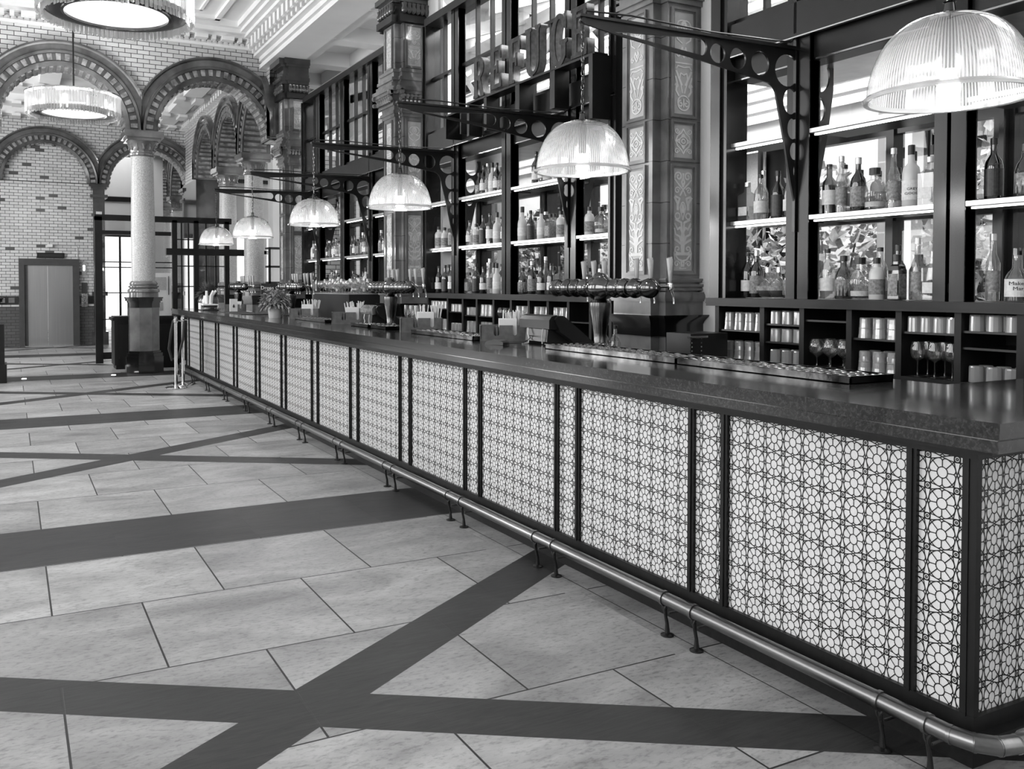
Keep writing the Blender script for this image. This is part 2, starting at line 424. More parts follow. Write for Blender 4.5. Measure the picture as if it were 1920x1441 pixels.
def plate_mesh(name, outlines, half, m=None):
    """filled 2D outlines (holes by even-odd), local x/y plane, extruded along local z"""
    cu = bpy.data.curves.new(name, 'CURVE'); cu.dimensions = '2D'; cu.fill_mode = 'BOTH'; cu.extrude = half
    for pts in outlines:
        sp = cu.splines.new('POLY'); sp.points.add(len(pts)-1); sp.use_cyclic_u = True
        for i, p in enumerate(pts): sp.points[i].co = (p[0], p[1], 0, 1)
    o = bpy.data.objects.new(name, cu); COL.objects.link(o)
    me = bpy.data.meshes.new_from_object(o.evaluated_get(bpy.context.evaluated_depsgraph_get()))
    bpy.data.objects.remove(o); bpy.data.curves.remove(cu); me.name = name
    return me
def text_mesh(body, size, depth=0.0004):
    cu = bpy.data.curves.new('lettering', 'FONT'); cu.body = body; cu.size = size; cu.extrude = depth; cu.align_x = 'CENTER'; cu.align_y = 'CENTER'; cu.resolution_u = 2
    o = bpy.data.objects.new('lettering', cu); COL.objects.link(o)
    me = bpy.data.meshes.new_from_object(o.evaluated_get(bpy.context.evaluated_depsgraph_get()))
    bpy.data.objects.remove(o); bpy.data.curves.remove(cu)
    return me
def mesh_obj(name, me, m, parent=None, mtx=None):
    me.materials.clear(); me.materials.append(MATS[m])
    if mtx is not None: me.transform(mtx)
    o = bpy.data.objects.new(name, me); COL.objects.link(o)
    if parent is not None: o.parent = parent
    return o
FACE_ROOM = Matrix(((0, 0, -1, 0), (-1, 0, 0, 0), (0, 1, 0, 0), (0, 0, 0, 1)))   # local x -> -Y, y -> Z, z -> -X
FACE_NEAR = Matrix(((1, 0, 0, 0), (0, 0, -1, 0), (0, 1, 0, 0), (0, 0, 0, 1)))    # local x -> X, y -> Z, z -> -Y
def arc(cx, cy, r, a0, a1, n=16, ry=None):
    ry = r if ry is None else ry
    return [(cx + r*math.cos(math.radians(a0+(a1-a0)*i/n)), cy + ry*math.sin(math.radians(a0+(a1-a0)*i/n))) for i in range(n+1)]
def circle(cx, cy, r, n=20, ry=None): return arc(cx, cy, r, 0, 360, n, ry)[:-1]
# ================================================================== THE SETTING
CEIL = 6.40
MB().add([(-6,-7,0),(11,-7,0),(11,37,0),(-6,37,0)], [(0,1,2,3)]).build('floor', 'slab_floor', kind='structure')

# hall ceiling with stepped panel mouldings
c = MB().box(-6, 4.4, -7, 17.2, CEIL, CEIL+.2)
for k, y0 in enumerate((-5.0, 0.5, 6.0, 11.5)):
    for (ins, z0, wd) in ((0.25, CEIL-.06, .09), (0.62, CEIL-.035, .05), (1.15, CEIL-.05, .07)):
        for (xa, xb) in ((-1.9, 3.65), (-5.9, -2.1)):
            x0, x1, ya, yb = xa+ins, xb-ins, y0+ins, y0+5.3-ins
            c.box(x0, x1, ya, ya+wd, z0, CEIL).box(x0, x1, yb-wd, yb, z0, CEIL).box(x0, x0+wd, ya, yb, z0, CEIL).box(x1-wd, x1, ya, yb, z0, CEIL)
    for (xa, xb, ya, yb) in ((0.1, 1.0, 2.0, 3.3), (1.3, 2.1, 2.4, 3.6)):
        ya += y0; yb += y0
        for e in (0, .1):
            c.box(xa+e, xb-e, ya+e, ya+e+.04, CEIL-.03, CEIL).box(xa+e, xb-e, yb-e-.04, yb-e, CEIL-.03, CEIL).box(xa+e, xa+e+.04, ya+e, yb-e, CEIL-.03, CEIL).box(xb-e-.04, xb-e, ya+e, yb-e, CEIL-.03, CEIL)
c.build('ceiling', 'ceiling_paint', kind='structure')

# beam on the column line, its soffit and the cornice with brackets on the hall side
b = MB().box(4.28, 4.74, -7, 17.0, 5.72, CEIL+.2).box(4.22, 4.78, -7, 17.0, 5.66, 5.74)
b.build('wall_beam', 'ceiling_paint', kind='structure')
b = MB()
for (x, z0, z1) in ((4.22, 5.80, 5.88), (4.12, 5.88, 5.93), (3.92, 6.18, 6.24), (3.82, 6.24, 6.30), (3.74, 6.30, CEIL)):
    b.box(x, 4.3, -7, 17.0, z0, z1)
y = -2.0
while y < 16.9:
    b.box(4.00, 4.28, y, y+.13, 6.00, 6.18); b.box(4.08, 4.28, y+.02, y+.11, 5.93, 6.00)
    b.lathe([(0.03, 0), (.03, .12)], (4.03, y+.005, 6.02), 8, 'Y')
    y += .262
b.build('trim_1', 'ceiling_paint', kind='structure')

def arch_wall(name, M, arches, zs, u0, u1, ztop, depth, matname, r=1.05, pier=True, fill=None):
    """wall over a row of round arches; M(u, z, w) with w = 0 on the seen face, w = depth behind"""
    mb = MB(); n = 28
    def quad(a, b_, c_, d): k = len(mb.v); mb.v += [tuple(M(*p)) for p in (a, b_, c_, d)]; mb.f.append((k, k+1, k+2, k+3))
    edges = [u0] + [e for c0 in arches for e in (c0-r, c0+r)] + [u1]
    for i in range(0, len(edges), 2):
        a, b_ = edges[i], edges[i+1]
        if b_-a < 1e-4: continue
        for w_ in (0, depth): quad((a, zs, w_), (b_, zs, w_), (b_, ztop, w_), (a, ztop, w_))
        quad((a, zs, 0), (a, zs, depth), (b_, zs, depth), (b_, zs, 0))
    for c0 in arches:
        P = arc(c0, zs, r, 180, 0, n)
        for (a, b_) in zip(P[:-1], P[1:]):
            for w_ in (0, depth): quad((a[0], a[1], w_), (b_[0], b_[1], w_), (b_[0], ztop, w_), (a[0], ztop, w_))
            quad((a[0], a[1], 0), (b_[0], b_[1], 0), (b_[0], b_[1], depth), (a[0], a[1], depth))
    return mb.build(name, matname, kind='structure')

TRIM = [1]
def archivolt(M, c0, zs, r=1.05, ro=1.44, half=1.27, depth=.5, both=True, soffit=True):
    """glazed moulded ring round one arch with its row of small blocks"""
    TRIM[0] += 1
    mb = MB(); n = 40
    prof = [(r-.05, .02), (r-.05, -.05), (r+.02, -.07), (r+.02, -.03), (r+.16, -.03), (r+.16, -.09), (r+.20, -.10), (r+.22, -.06), (r+.32, -.06), (r+.34, -.11), (ro-.02, -.12), (ro, -.06), (ro, .0)]
    if both: prof = prof + [(ro, depth), (ro, depth+.06), (r+.02, depth+.06), (r-.05, depth+.04), (r-.05, .02)]
    else: prof = [(r-.05, depth)] + prof
    k = len(mb.v)
    for i in range(n+1):
        a = PI - PI*i/n
        for (rr, w_) in prof:
            u = c0 + rr*math.cos(a); u = max(c0-half, min(c0+half, u))
            mb.v.append(tuple(M(u, zs + rr*math.sin(a), w_)))
    m = len(prof)
    for i in range(n):
        for j in range(m-1):
            a = k+i*m+j; mb.f.append((a, a+1, a+1+m, a+m))
    mb.build('trim_%d' % TRIM[0], 'glazed_arch', kind='structure', smooth=True, angle=.6)
    TRIM[0] += 1
    mb = MB()
    for i in range(26):
        a = PI*(i+.5)/26; da = PI/26*.27
        for (ra, rb, w0, w1) in ((r+.035, r+.15, -.075, -.02), (r-.075, r-.045, -.02, depth*.9)):
            if w0 == -.02 and not soffit: continue
            q = [(c0+ra*math.cos(a-da), zs+ra*math.sin(a-da)), (c0+ra*math.cos(a+da), zs+ra*math.sin(a+da)), (c0+rb*math.cos(a+da), zs+rb*math.sin(a+da)), (c0+rb*math.cos(a-da), zs+rb*math.sin(a-da))]
            mb.prism(q, w0, w1, M)
    mb.build('trim_%d' % TRIM[0], 'tile_block', kind='structure')

MX = lambda y: (lambda u, v, w_: (u, y+w_, v))           # wall across the hall
MYr = lambda x: (lambda u, v, w_: (x+w_, u, v))          # wall along the bar side
ARX = (-4.24, -1.70, 0.84, 3.38)
ZS = 4.34
# first arch wall
arch_wall('wall_arches', MX(17.0), ARX, ZS, -6, 4.75, CEIL, .5, 'glazed_brick_x')
for c0 in ARX[1:]: archivolt(MX(17.0), c0, ZS)
# cornice on top of the arch wall
b = MB()
for (yy, z0, z1) in ((16.94, 5.98, 6.03), (16.86, 6.16, 6.22), (16.74, 6.22, 6.29), (16.62, 6.29, CEIL)):
    b.box(-6, 4.3, yy, 17.0, z0, z1)
xx = -5.9
while xx < 4.2:
    b.box(xx, xx+.22, 16.80, 17.0, 6.085, 6.16); b.box(xx+.30, xx+.37, 16.84, 17.0, 6.085, 6.16); xx += .47
b.build('trim_90', 'ceiling_paint', kind='structure')
# leaf band below the cornice
b = MB(); xx = -2.0
while xx < 4.25:
    b.lathe([(0.001, -.02), (.045, -.005), (.05, .0)], (xx, 16.985, 6.055), 8, 'Y'); xx += .1
b.build('trim_91', 'ceiling_paint', kind='structure')

# lift wall
YL = 25.9
arch_wall('wall_lift', MX(YL), (-1.70, .84, 3.38), 4.28, -6, 5.3, CEIL, .5, 'glazed_brick_x')
for c0 in (-1.70, .84, 3.38): archivolt(MX(YL), c0, 4.28)
# glazed brick infill below the middle arch, with the lift opening
b = MB()
for (x0, x1, z0, z1) in ((-2.8, .24, 0, 2.2), (1.56, 2.0, 0, 2.2), (-2.8, 2.0, 2.2, 4.3)):
    b.box(x0, x1, YL+.12, YL+.4, z0, z1)
P = arc(.84, 4.28, 1.06, 0, 180, 24)
b.prism(P, YL+.12, YL+.4, lambda u, v, w_: (u, w_, v))
P = arc(-1.70, 4.28, 1.06, 0, 180, 24)
b.prism(P, YL+.12, YL+.4, lambda u, v, w_: (u, w_, v))
b.build('wall_lift_infill', 'glazed_brick_lift', kind='structure')
b = MB().box(-2.8, .18, YL+.085, YL+.12, 1.10, 1.31).box(1.63, 2.0, YL+.085, YL+.12, 1.10, 1.31)
b.build('trim_92', 'glazed_black', kind='structure')
b = MB()
for x in (-.5, -.2, .02): b.box(x-.07, x+.07, YL+.075, YL+.09, 1.14, 1.27)
b.build('trim_93', 'glazed_mid', kind='structure')

# lift doors in their frame
dr = bpy.data.objects.new('door_1', None); COL.objects.link(dr); dr.location = (.88, YL+.1, 0); dr['kind'] = 'structure'
fr = MB().box(.19, .32, YL-.03, YL+.2, 0, 2.28).box(1.46, 1.62, YL-.03, YL+.2, 0, 2.28).box(.32, 1.46, YL-.03, YL+.2, 2.11, 2.28)
fr.build('door_frame', 'lift_frame', dr)
MB().box(.32, .86, YL+.1, YL+.14, .02, 2.11).build('door_leaf', 'lift_steel', dr)
MB().box(.87, 1.46, YL+.1, YL+.14, .02, 2.11).build('door_leaf', 'lift_steel', dr)
MB().box(.32, 1.46, YL-.02, YL+.12, 0, .02).build('door_sill', 'chrome', dr)
MB().box(.32, .40, YL+.02, YL+.099, .02, 2.11).build('door_reveal', 'lift_frame', dr)

# dark glazed pilaster between the lift arch and the open arch
def pilaster(x0, x1, y0, yb, zs, name='wall_pilaster'):
    b = MB(); cx = (x0+x1)/2; h = (x1-x0)/2
    for (e, z0, z1) in ((.06, 0, .35), (.0, .35, zs-.05), (.05, 1.31, 1.42), (.07, 3.92, 4.0), (.05, 4.14, 4.2), (.10, 4.2, zs)):
        b.box(x0-e, x1+e, y0-e, yb, z0, z1)
    o = b.build(name, 'glazed_dark', kind='structure')
    f = MB()
    for (z0, z1) in ((1.62, 2.1), (2.2, 2.55), (2.65, 3.55)): f.box(cx-h*.5, cx+h*.5, y0-.012, y0+.01, z0, z1)
    f.build('trim_94', 'relief_light', kind='structure')
pilaster(1.97, 2.26, YL-.06, YL+.5, 4.28)
pilaster(4.35, 4.75, YL-.06, YL+.5, 4.28, 'wall_pilaster_end')

# arcade continuing the column line beyond the first arch wall
AY = (17.78, 20.33, 22.88)
arch_wall('wall_arcade', MYr(4.35), AY, ZS, 16.75, YL, 6.1, .5, 'glazed_brick_y', r=1.05)
for c0 in AY: archivolt(MYr(4.35), c0, ZS)
MB().box(4.3, 4.9, 24.0, YL, 0, ZS).build('wall_arcade_end', 'glazed_dark', kind='structure')
b = MB()
for (e, z0, z1) in ((.0, 5.95, 6.0), (.1, 6.0, 6.06), (.2, 6.06, 6.1)): b.box(4.35-e-.02, 4.9, 17.5, YL, z0, z1)
yy = 17.6
while yy < YL-.1: b.box(4.2, 4.36, yy, yy+.14, 5.84, 5.95); yy += .27
b.build('trim_95', 'ceiling_paint', kind='structure')
# coffered lobby ceiling between the two arch walls
c = MB().box(-6, 4.9, 17.5, YL, 6.1, 6.3)
for yy in (17.5, 19.4, 21.6, 23.8, 25.5):
    c.box(-6, 4.4, yy, yy+.38, 5.92, 6.1)
    xx = -5.8
    while xx < 4.2: c.box(xx, xx+.2, yy-.08, yy+.46, 5.86, 5.93); xx += .42
for xx in (-4, -1.9, .6, 3.6): c.box(xx, xx+.4, 17.5, YL, 5.94, 6.1)
c.build('ceiling_lobby', 'ceiling_paint', kind='structure')

# the hall behind the lift wall
arch_wall('wall_arcade_beyond', MYr(4.45), (27.8, 30.35, 32.9), ZS, 26.4, 35.5, 5.9, .5, 'glazed_brick_y')
for c0 in (27.8, 30.35, 32.9): archivolt(MYr(4.45), c0, ZS)
MB().box(-6, 9.5, 26.4, 36, 5.9, 6.1).build('ceiling_beyond', 'ceiling_paint', kind='structure')
b = MB().box(-6, 9.5, 35.5, 35.8, 3.6, 6).box(-6, -1, 35.5, 35.8, 0, 3.6).box(.4, 2.1, 35.5, 35.8, 0, 3.6).box(4.4, 6.5, 35.5, 35.8, 0, 3.6).box(8.6, 9.5, 35.5, 35.8, 0, 3.6)
b.build('wall_beyond', 'white_paint', kind='structure')
# side wall of the passage at the end with its daylit window and door openings
b = MB()
XW = ((2.27, 2.52), (3.05, 3.2), (4.0, 4.4))
b.box(2.2, 4.35, 30.0, 30.2, 3.15, 6.0)
for x0, x1 in ((2.2, 2.3), (3.6, 4.35)): b.box(x0, x1, 30.0, 30.2, 0, 3.15)
b.build('wall_passage', 'white_paint', kind='structure')
b = MB().box(2.25, 3.62, 29.95, 30.0, 3.1, 3.25).box(2.25, 3.62, 29.95, 30.0, 4.2, 4.35).box(3.5, 3.62, 29.95, 30.0, 3.1, 4.35).box(3.02, 3.08, 29.95, 30.05, 0, 3.1)
b.build('trim_96', 'dark_steel', kind='structure')

# right-hand passage behind the arcade: end wall with bright openings, side wall
b = MB().box(4.9, 10, 26.2, 26.5, 3.1, 6).box(4.9, 5.15, 26.2, 26.5, 0, 3.1).box(6.1, 6.6, 26.2, 26.5, 0, 3.1).box(7.6, 8.1, 26.2, 26.5, 0, 3.1).box(9.1, 10, 26.2, 26.5, 0, 3.1)
b.build('wall_passage_end', 'white_paint', kind='structure')
b = MB()
for x0 in (5.15, 6.6, 8.1):
    b.box(x0, x0+.08, 26.15, 26.3, 0, 3.1).box(x0+.92, x0+1.0, 26.15, 26.3, 0, 3.1).box(x0, x0+1, 26.15, 26.3, 2.5, 2.6).box(x0, x0+1, 26.15, 26.3, 0, .9)
b.build('window_1', 'white_paint', kind='structure')
b = MB().box(4.95, 9.9, 26.12, 26.2, 3.35, 3.45).box(5.0, 5.08, 26.12, 26.2, 3.35, 4.6).box(6.3, 6.38, 26.12, 26.2, 3.35, 4.6).box(4.95, 9.9, 26.12, 26.2, 4.55, 4.65)
b.build('trim_97', 'dark_steel', kind='structure')
# stone piers at the court side of the passage
b = MB()
for yy in (17.2, 20.2, 23.2): b.box(6.1, 6.6, yy, yy+.5, 0, 5.6)
b.build('wall_piers', 'plaster', kind='structure')

# ceiling behind the column line: coffers, vents
CR = 5.70
c = MB().box(4.74, 7.1, 11.0, 26.2, CR+.25, CR+.4).box(4.74, 5.4, -7, 11.0, CR+.25, CR+.4)
for yy in [k*1.75-6.5 for k in range(19)]:
    x1_ = 7.1 if yy > 10.5 else 5.4
    c.box(4.74, x1_, yy, yy+.35, CR, CR+.25)
c.box(4.74, 5.0, -7, 26.2, CR+.02, CR+.25).box(5.75, 6.0, 11, 26.2, CR+.02, CR+.25).box(6.8, 7.1, 11, 26.2, CR+.02, CR+.25)
c.build('ceiling_back', 'ceiling_paint', kind='structure')
for (yy) in (11.9, 13.4):
    b = MB()
    for i in range(5):
        for j in range(2): b.box(5.5+j*.12, 5.58+j*.12, yy+i*.12, yy+i*.12+.08, CR+.235, CR+.26)
    b.build('trim_98', 'dark_steel', kind='structure')
# plaster piers behind each tiled column
PIERS = ((5.13, 6.31), (10.24, 11.56))
for i, (a, b_) in enumerate(PIERS):
    m = MB().box(4.86, 4.98, a, b_, 0, 5.72)
    m.box(4.83, 4.86, a+.08, a+.16, 0, 5.2).box(4.83, 4.86, b_-.16, b_-.08, 0, 5.2)
    m.build('wall_pier_%d' % (i+1), 'plaster', kind='structure')

MB().box(4.9, 5.3, 15.54, 16.5, 0, 3.9).build('wall_pier_3', 'glazed_brick_x', kind='structure')
# left wall with tall windows (out of the picture, lets the daylight in)
b = MB().box(-6.0, -5.6, -7, 36, 0, 1.0).box(-6.0, -5.6, -7, 36, 5.6, CEIL)
ys = [-7, -3.5, -0.5, 1.1, 4.1, 5.7, 8.7, 10.3, 13.3, 14.9, 17.9, 19.5, 22.5, 36]
for i in range(0, len(ys), 2): b.box(-6.0, -5.6, ys[i], ys[i+1], 1.0, 5.6)
b.build('wall_left', 'white_paint', kind='structure')
MB().box(-6, 11, -7.2, -7, 0, CEIL).build('wall_near', 'white_paint', kind='structure')
# ================================================================== COURTYARD BEHIND THE BACK BAR
# steel and glass wall behind the shelves
BAYS = [dict(y0=0.98, y1=4.95, posts=(2.02, 3.24, 4.33)), dict(y0=6.31, y1=10.24, posts=(7.06, 8.28, 9.51)), dict(y0=11.56, y1=15.48, posts=(12.31, 13.55, 14.79))]
for bi, B in enumerate(BAYS):
    y0, y1 = B['y0'], B['y1']
    wn = bpy.data.objects.new('window_%d' % (bi+2), None); COL.objects.link(wn); wn.location = (5.5, (y0+y1)/2, 0); wn['kind'] = 'structure'
    b = MB(); p = MB()
    ys = [y0-.1, y0+.62, y0+1.5, y0+2.36, y0+3.2, y1+.02]
    for i, yy in enumerate(ys):
        deep = i % 2 == 1
        b.box(5.42, 5.60 if deep else 5.54, yy, yy+(.13 if deep else .06), 0.9, 3.35)
        if deep: p.box(5.44, 5.59, yy+.13, yy+.136, 0.9, 3.3); b.box(5.36, 5.42, yy+.03, yy+.06, .9, 3.35)
    for z in (0.9, 1.36, 2.02, 2.62, 3.25): b.box(5.44, 5.52, y0-.1, y1+.1, z, z+(.10 if z < 3 else .06))
    b.build('window_frame', 'bronze_frame', wn)
    p.build('window_reveal', 'reveal_paint', wn)
    MB().box(5.47, 5.474, y0-.1, y1+.1, .9, 3.35).build('window_pane', 'window_glass', wn)
# outer frame line on the far side of the walkway, white court wall with dark sash windows
cw = MB(); 
yy = -3.0; wins = []
while yy < 26:
    cw.box(9.4, 9.7, yy, yy+1.0, 0, 6.2); cw.box(9.4, 9.7, yy+1.0, yy+2.6, 3.6, 6.2); cw.box(9.4, 9.7, yy+1.0, yy+2.6, 0, .8)
    wins.append(yy+1.0); yy += 2.6
cw.build('wall_court', 'plaster', kind='structure')
for i, yy in enumerate(wins):
    b = MB().box(9.42, 9.5, yy, yy+.1, .8, 3.6).box(9.42, 9.5, yy+1.5, yy+1.6, .8, 3.6).box(9.42, 9.5, yy, yy+1.6, 3.5, 3.6).box(9.42, 9.5, yy, yy+1.6, .8, .9)
    for q in (.52, 1.02): b.box(9.43, 9.48, yy+q, yy+q+.05, .9, 3.5)
    for z in (1.75, 2.6): b.box(9.43, 9.48, yy+.1, yy+1.5, z, z+.05)
    o = b.build('window_%d' % (i+10), 'dark_steel', kind='structure')
    q = MB().box(9.6, 9.62, yy+.1, yy+.42, .9, 3.5).box(9.6, 9.62, yy+1.1, yy+1.5, .9, 3.5)
    q.build('curtain', 'grey_paper', o)
    MB().box(9.66, 9.68, yy+.1, yy+1.5, .9, 3.5).build('window_pane', 'dark_steel', o)
# horizontal boarding and rafters of the court roof
b = MB()
for z in [3.85+.16*k for k in range(14)]: b.box(9.34, 9.4, -3, 26, z, z+.11)
b.build('trim_60', 'white_paint', kind='structure')
b = MB()
for k in range(16):
    yy = -2.6+k*1.8
    b.prism([(5.45, 5.0), (9.4, 6.4), (9.4, 6.58), (5.45, 5.2)], yy, yy+.12, lambda u, v, w_: (u, w_, v))
    b.box(7.05, 7.13, yy, yy+.12, 5.2, 5.7)
b.box(7.0, 7.2, -7, 26.2, 5.35, 5.62)
for k_ in range(26): b.box(5.6, 9.3, -2.2+k_, -2.17+k_, 6.6, 6.64)
b.build('trim_61', 'white_paint', kind='structure')
b = MB()
for k in range(8):
    yy = -1.8+k*3.6
    b.box(7.05, 7.25, yy, yy+.2, 0, 5.35)
    b.tube([(7.12, yy+.1, 3.9), (7.12, yy+1.7, 5.4)], .06, 4); b.tube([(7.12, yy+.1, 3.9), (7.12, yy-1.5, 5.4)], .06, 4)
    b.tube([(5.6, yy+.1, 4.2), (7.12, yy+.1, 5.3)], .05, 4)
b.build('trim_62', 'white_paint', kind='structure')
b = MB()
for z in (4.35, 5.0): b.box(7.22, 7.3, -7, 26, z, z+.14)
b.build('trim_63', 'dark_steel', kind='structure')

def shrub(name, loc, h, rad, n, leaf, mname, label, cat='shrub', group=None, stems=5, rnd=None):
    rr = rnd or R
    t = thing(name, loc, label, cat, group)
    b = MB()
    for i in range(n):
        th = rr.uniform(0, 2*PI); ph = math.acos(rr.uniform(-1, 1)); q = rad*(.45+.55*rr.random()**.5)
        c_ = Vector((math.sin(ph)*math.cos(th)*q, math.sin(ph)*math.sin(th)*q, math.cos(ph)*h*.42*(.5+.5*rr.random()) + h*.58))
        d = Vector((rr.uniform(-1, 1), rr.uniform(-1, 1), rr.uniform(-.6, 1))).normalized()
        s_ = d.cross(Vector((rr.uniform(-1, 1), rr.uniform(-1, 1), rr.uniform(-1, 1)))).normalized()
        nn = d.cross(s_)
        L_ = leaf*rr.uniform(.6, 1.3); W_ = L_*.32; P0 = Vector(loc) + c_
        vs = [P0, P0+d*L_*.4+s_*W_+nn*L_*.08, P0+d*L_, P0+d*L_*.4-s_*W_+nn*L_*.08, P0+d*L_*.45]
        b.add([tuple(v) for v in vs], [(0, 1, 4), (0, 4, 3), (1, 2, 4), (4, 2, 3)])
    b.build('foliage', mname, t)
    s2 = MB()
    for i in range(stems):
        a = rr.uniform(0, 6.28); q = rad*rr.uniform(.1, .5)
        s2.tube([(loc[0], loc[1], loc[2]), (loc[0]+math.cos(a)*q*.4, loc[1]+math.sin(a)*q*.4, loc[2]+h*.4), (loc[0]+math.cos(a)*q, loc[1]+math.sin(a)*q, loc[2]+h*.75)], [.03, .02, .008], 5)
    s2.build('stem', 'stem', t)
    return t
for (x, y, h, rad, mm, lab) in (
    (7.9, 6.9, 2.9, .8, 'leaf_light', 'pale leafy shrub in the courtyard seen through the nearest shelves'),
    (7.9, 8.6, 2.7, .7, 'leaf_dark', 'dark leafy shrub in the courtyard behind the nearest bottle shelves'),
    (8.3, 5.2, 3.1, .75, 'leaf_light', 'large leafy shrub seen behind the rightmost bottles'),
    (8.2, 10.5, 3.0, .9, 'leaf_light', 'mottled courtyard shrub glimpsed just left of the nearest tiled column'),
    (8.0, 12.9, 2.9, .8, 'leaf_dark', 'dark courtyard tree behind the right half of the middle shelves'),
    (8.3, 15.2, 2.8, .8, 'leaf_light', 'sunlit courtyard bush behind the centre of the middle shelves')):
    shrub('courtyard_shrub', (x, y, 0), h, rad, 1500, .13, mm, lab)

# ================================================================== THE BAR
PX, PY = 2.77, 1.816           # panel face and near corner
X1, Y1 = 2.565, 1.61           # counter nosing
YF = 16.55
bar = thing('bar_counter', (3.0, 9.0, 0), 'long bar counter with polished dark granite top and patterned white panels', 'bar counter')
def lshape(x1, y1, xi, yi, xe, ye):
    return [(x1, y1), (xe, y1), (xe, yi), (xi, yi), (xi, ye), (x1, ye)]
def ccw(u, v, w_): return (u, v, w_)
XE = 4.5
mb = MB().prism(lshape(X1, Y1, 3.40, 2.36, XE, YF+.3), 1.137, 1.167, ccw)
mb.build('worktop', 'granite', bar)
mb = MB().prism(lshape(X1+.004, Y1+.004, 3.30, 2.3, XE, YF+.29), 1.118, 1.137, ccw).prism(lshape(X1+.016, Y1+.016, 3.30, 2.3, XE, YF+.28), 1.112, 1.118, ccw)
mb.prism(lshape(X1+.008, Y1+.008, 3.30, 2.3, XE, YF+.29), 1.075, 1.112, ccw)
mb.build('nosing', 'granite', bar)
mb = MB().prism(lshape(X1+.06, Y1+.06, 3.2, 2.3, XE, YF+.2), 1.055, 1.075, ccw).prism(lshape(PX-.02, PY-.02, 3.2, 2.3, XE, YF), 1.012, 1.06, ccw)
mb.build('apron', 'bar_frame', bar)
mb = MB().prism(lshape(PX+.03, PY+.03, 3.15, 2.28, XE, YF-.03), .12, 1.012, ccw)
mb.build('carcass', 'dark_wood', bar)
mb = MB().prism(lshape(PX-.015, PY-.015, 3.2, 2.3, XE, YF), .115, .17, ccw).prism(lshape(PX-.055, PY-.055, 3.2, 2.3, XE, YF+.01), .085, .118, ccw)
mb.build('bottom_rail', 'bar_frame', bar)
mb = MB().prism(lshape(PX-.01, PY-.01, 3.2, 2.3, XE, YF), 0, .087, ccw)
mb.build('plinth', 'plinth_dark', bar)

PZ0, PZ1 = .17, 1.012
CELL = .1053
def lattice(wd, ph):
    """black tracery of petalled flowers, one flower to a cell, in local u (0..wd), v (0..h)"""
    h = PZ1-PZ0; M = lambda u, v, w_: (u, v, w_)
    mb = MB(); clip = (0, 0, wd, h); W = .0034; t = .0012
    nu = int(wd/CELL)+3; nv = int(h/CELL)+2
    unit = []
    r0 = .182
    unit.append((circle(0, 0, r0, 14), True))
    pet = [(.385, 0), (.43, .03), (.455, .085), (.452, .145), (.425, .215), (.375, .29), (.33, .33)]
    for k in range(4):
        ca, sa = math.cos(PI/2*k), math.sin(PI/2*k)
        rot = lambda P: [(p[0]*ca-p[1]*sa, p[0]*sa+p[1]*ca) for p in P]
        unit.append((rot([(r0, 0), (.385, 0)]), False))
        unit.append((rot([(r0*.707, r0*.707), (.43, .43)]), False))
        unit.append((rot(pet), False)); unit.append((rot([(p[0], -p[1]) for p in pet]), False))
        for s_ in (1, -1): unit.append((rot([(.502, 0), (.472, s_*.07), (.452, s_*.145), (.425, s_*.25), (.402, s_*.37), (.396, s_*.5)]), False))
    unit.append((circle(.5, .5, .10, 12), True)); unit.append((circle(.5, .5, .038, 6), True))
    for i in range(nu):
        for j in range(nv):
            cx = (i-.5)*CELL + ph*CELL; cy = (j+.35)*CELL
            for pts, cl in unit:
                mb.ribbon([(cx+p[0]*CELL, cy+p[1]*CELL) for p in pts], W, t, M, cl, clip, sides=False)
    me = bpy.data.meshes.new('lattice'); me.from_pydata(mb.v, [], mb.f); me.materials.append(MATS['lattice_black']); return me
STILES = [1.834, 2.041, 2.958, 3.172, 4.10, 4.317, 5.261, 5.481, 6.436, 6.641, 7.625, 7.824, 8.809, 9.009, 10.005, 10.186, 11.212, 11.405, 12.468, 12.669, 13.70, 13.90, 14.95, 15.15, 16.2, 16.45]
LAT_W = lattice(.94, .1); LAT_N = lattice(.165, .3); LAT_E = lattice(.94, .45)
def stile(y): 
    b = MB().box(PX-.012, PX+.03, y-.02, y+.02, .165, 1.015).box(PX-.018, PX-.010, y-.006, y+.006, .165, 1.015)
    return b.build('stile', 'bar_frame', bar)
for y in STILES: stile(y)
for a, b_ in zip(STILES[:-1], STILES[1:]):
    wd = b_-a-.04
    p = MB().box(PX+.004, PX+.03, a+.02, b_-.02, PZ0, PZ1).build('panel', 'panel_white', bar)
    me = LAT_N if wd < .4 else LAT_W
    base = .165 if wd < .4 else .94
    o = bpy.data.objects.new('lattice', me); COL.objects.link(o); o.parent = p
    # local u -> -Y starting from the far stile, v -> Z, w -> -X
    o.matrix_local = Matrix.Translation(Vector((PX+.004, b_-.02, PZ0)) - Vector(bar.location)) @ Matrix(((0, 0, -1, 0), (-wd/base, 0, 0, 0), (0, 1, 0, 0), (0, 0, 0, 1)))
for x0, x1 in ((PX+.02, 3.60), (3.64, 4.46)):
    p = MB().box(x0, x1, PY+.004, PY+.03, PZ0, PZ1).build('panel', 'panel_white', bar)
    o = bpy.data.objects.new('lattice', LAT_E); COL.objects.link(o); o.parent = p
    o.matrix_local = Matrix.Translation(Vector((x0, PY+.004, PZ0)) - Vector(bar.location)) @ Matrix((((x1-x0)/.94, 0, 0, 0), (0, 0, -1, 0), (0, 1, 0, 0), (0, 0, 0, 1)))
    MB().box(x1, x1+.04, PY-.012, PY+.03, .165, 1.015).build('stile', 'bar_frame', bar)
MB().box(PX-.014, PX+.012, PY-.014, PY+.012, .165, 1.015).build('corner_post', 'bar_frame', bar)

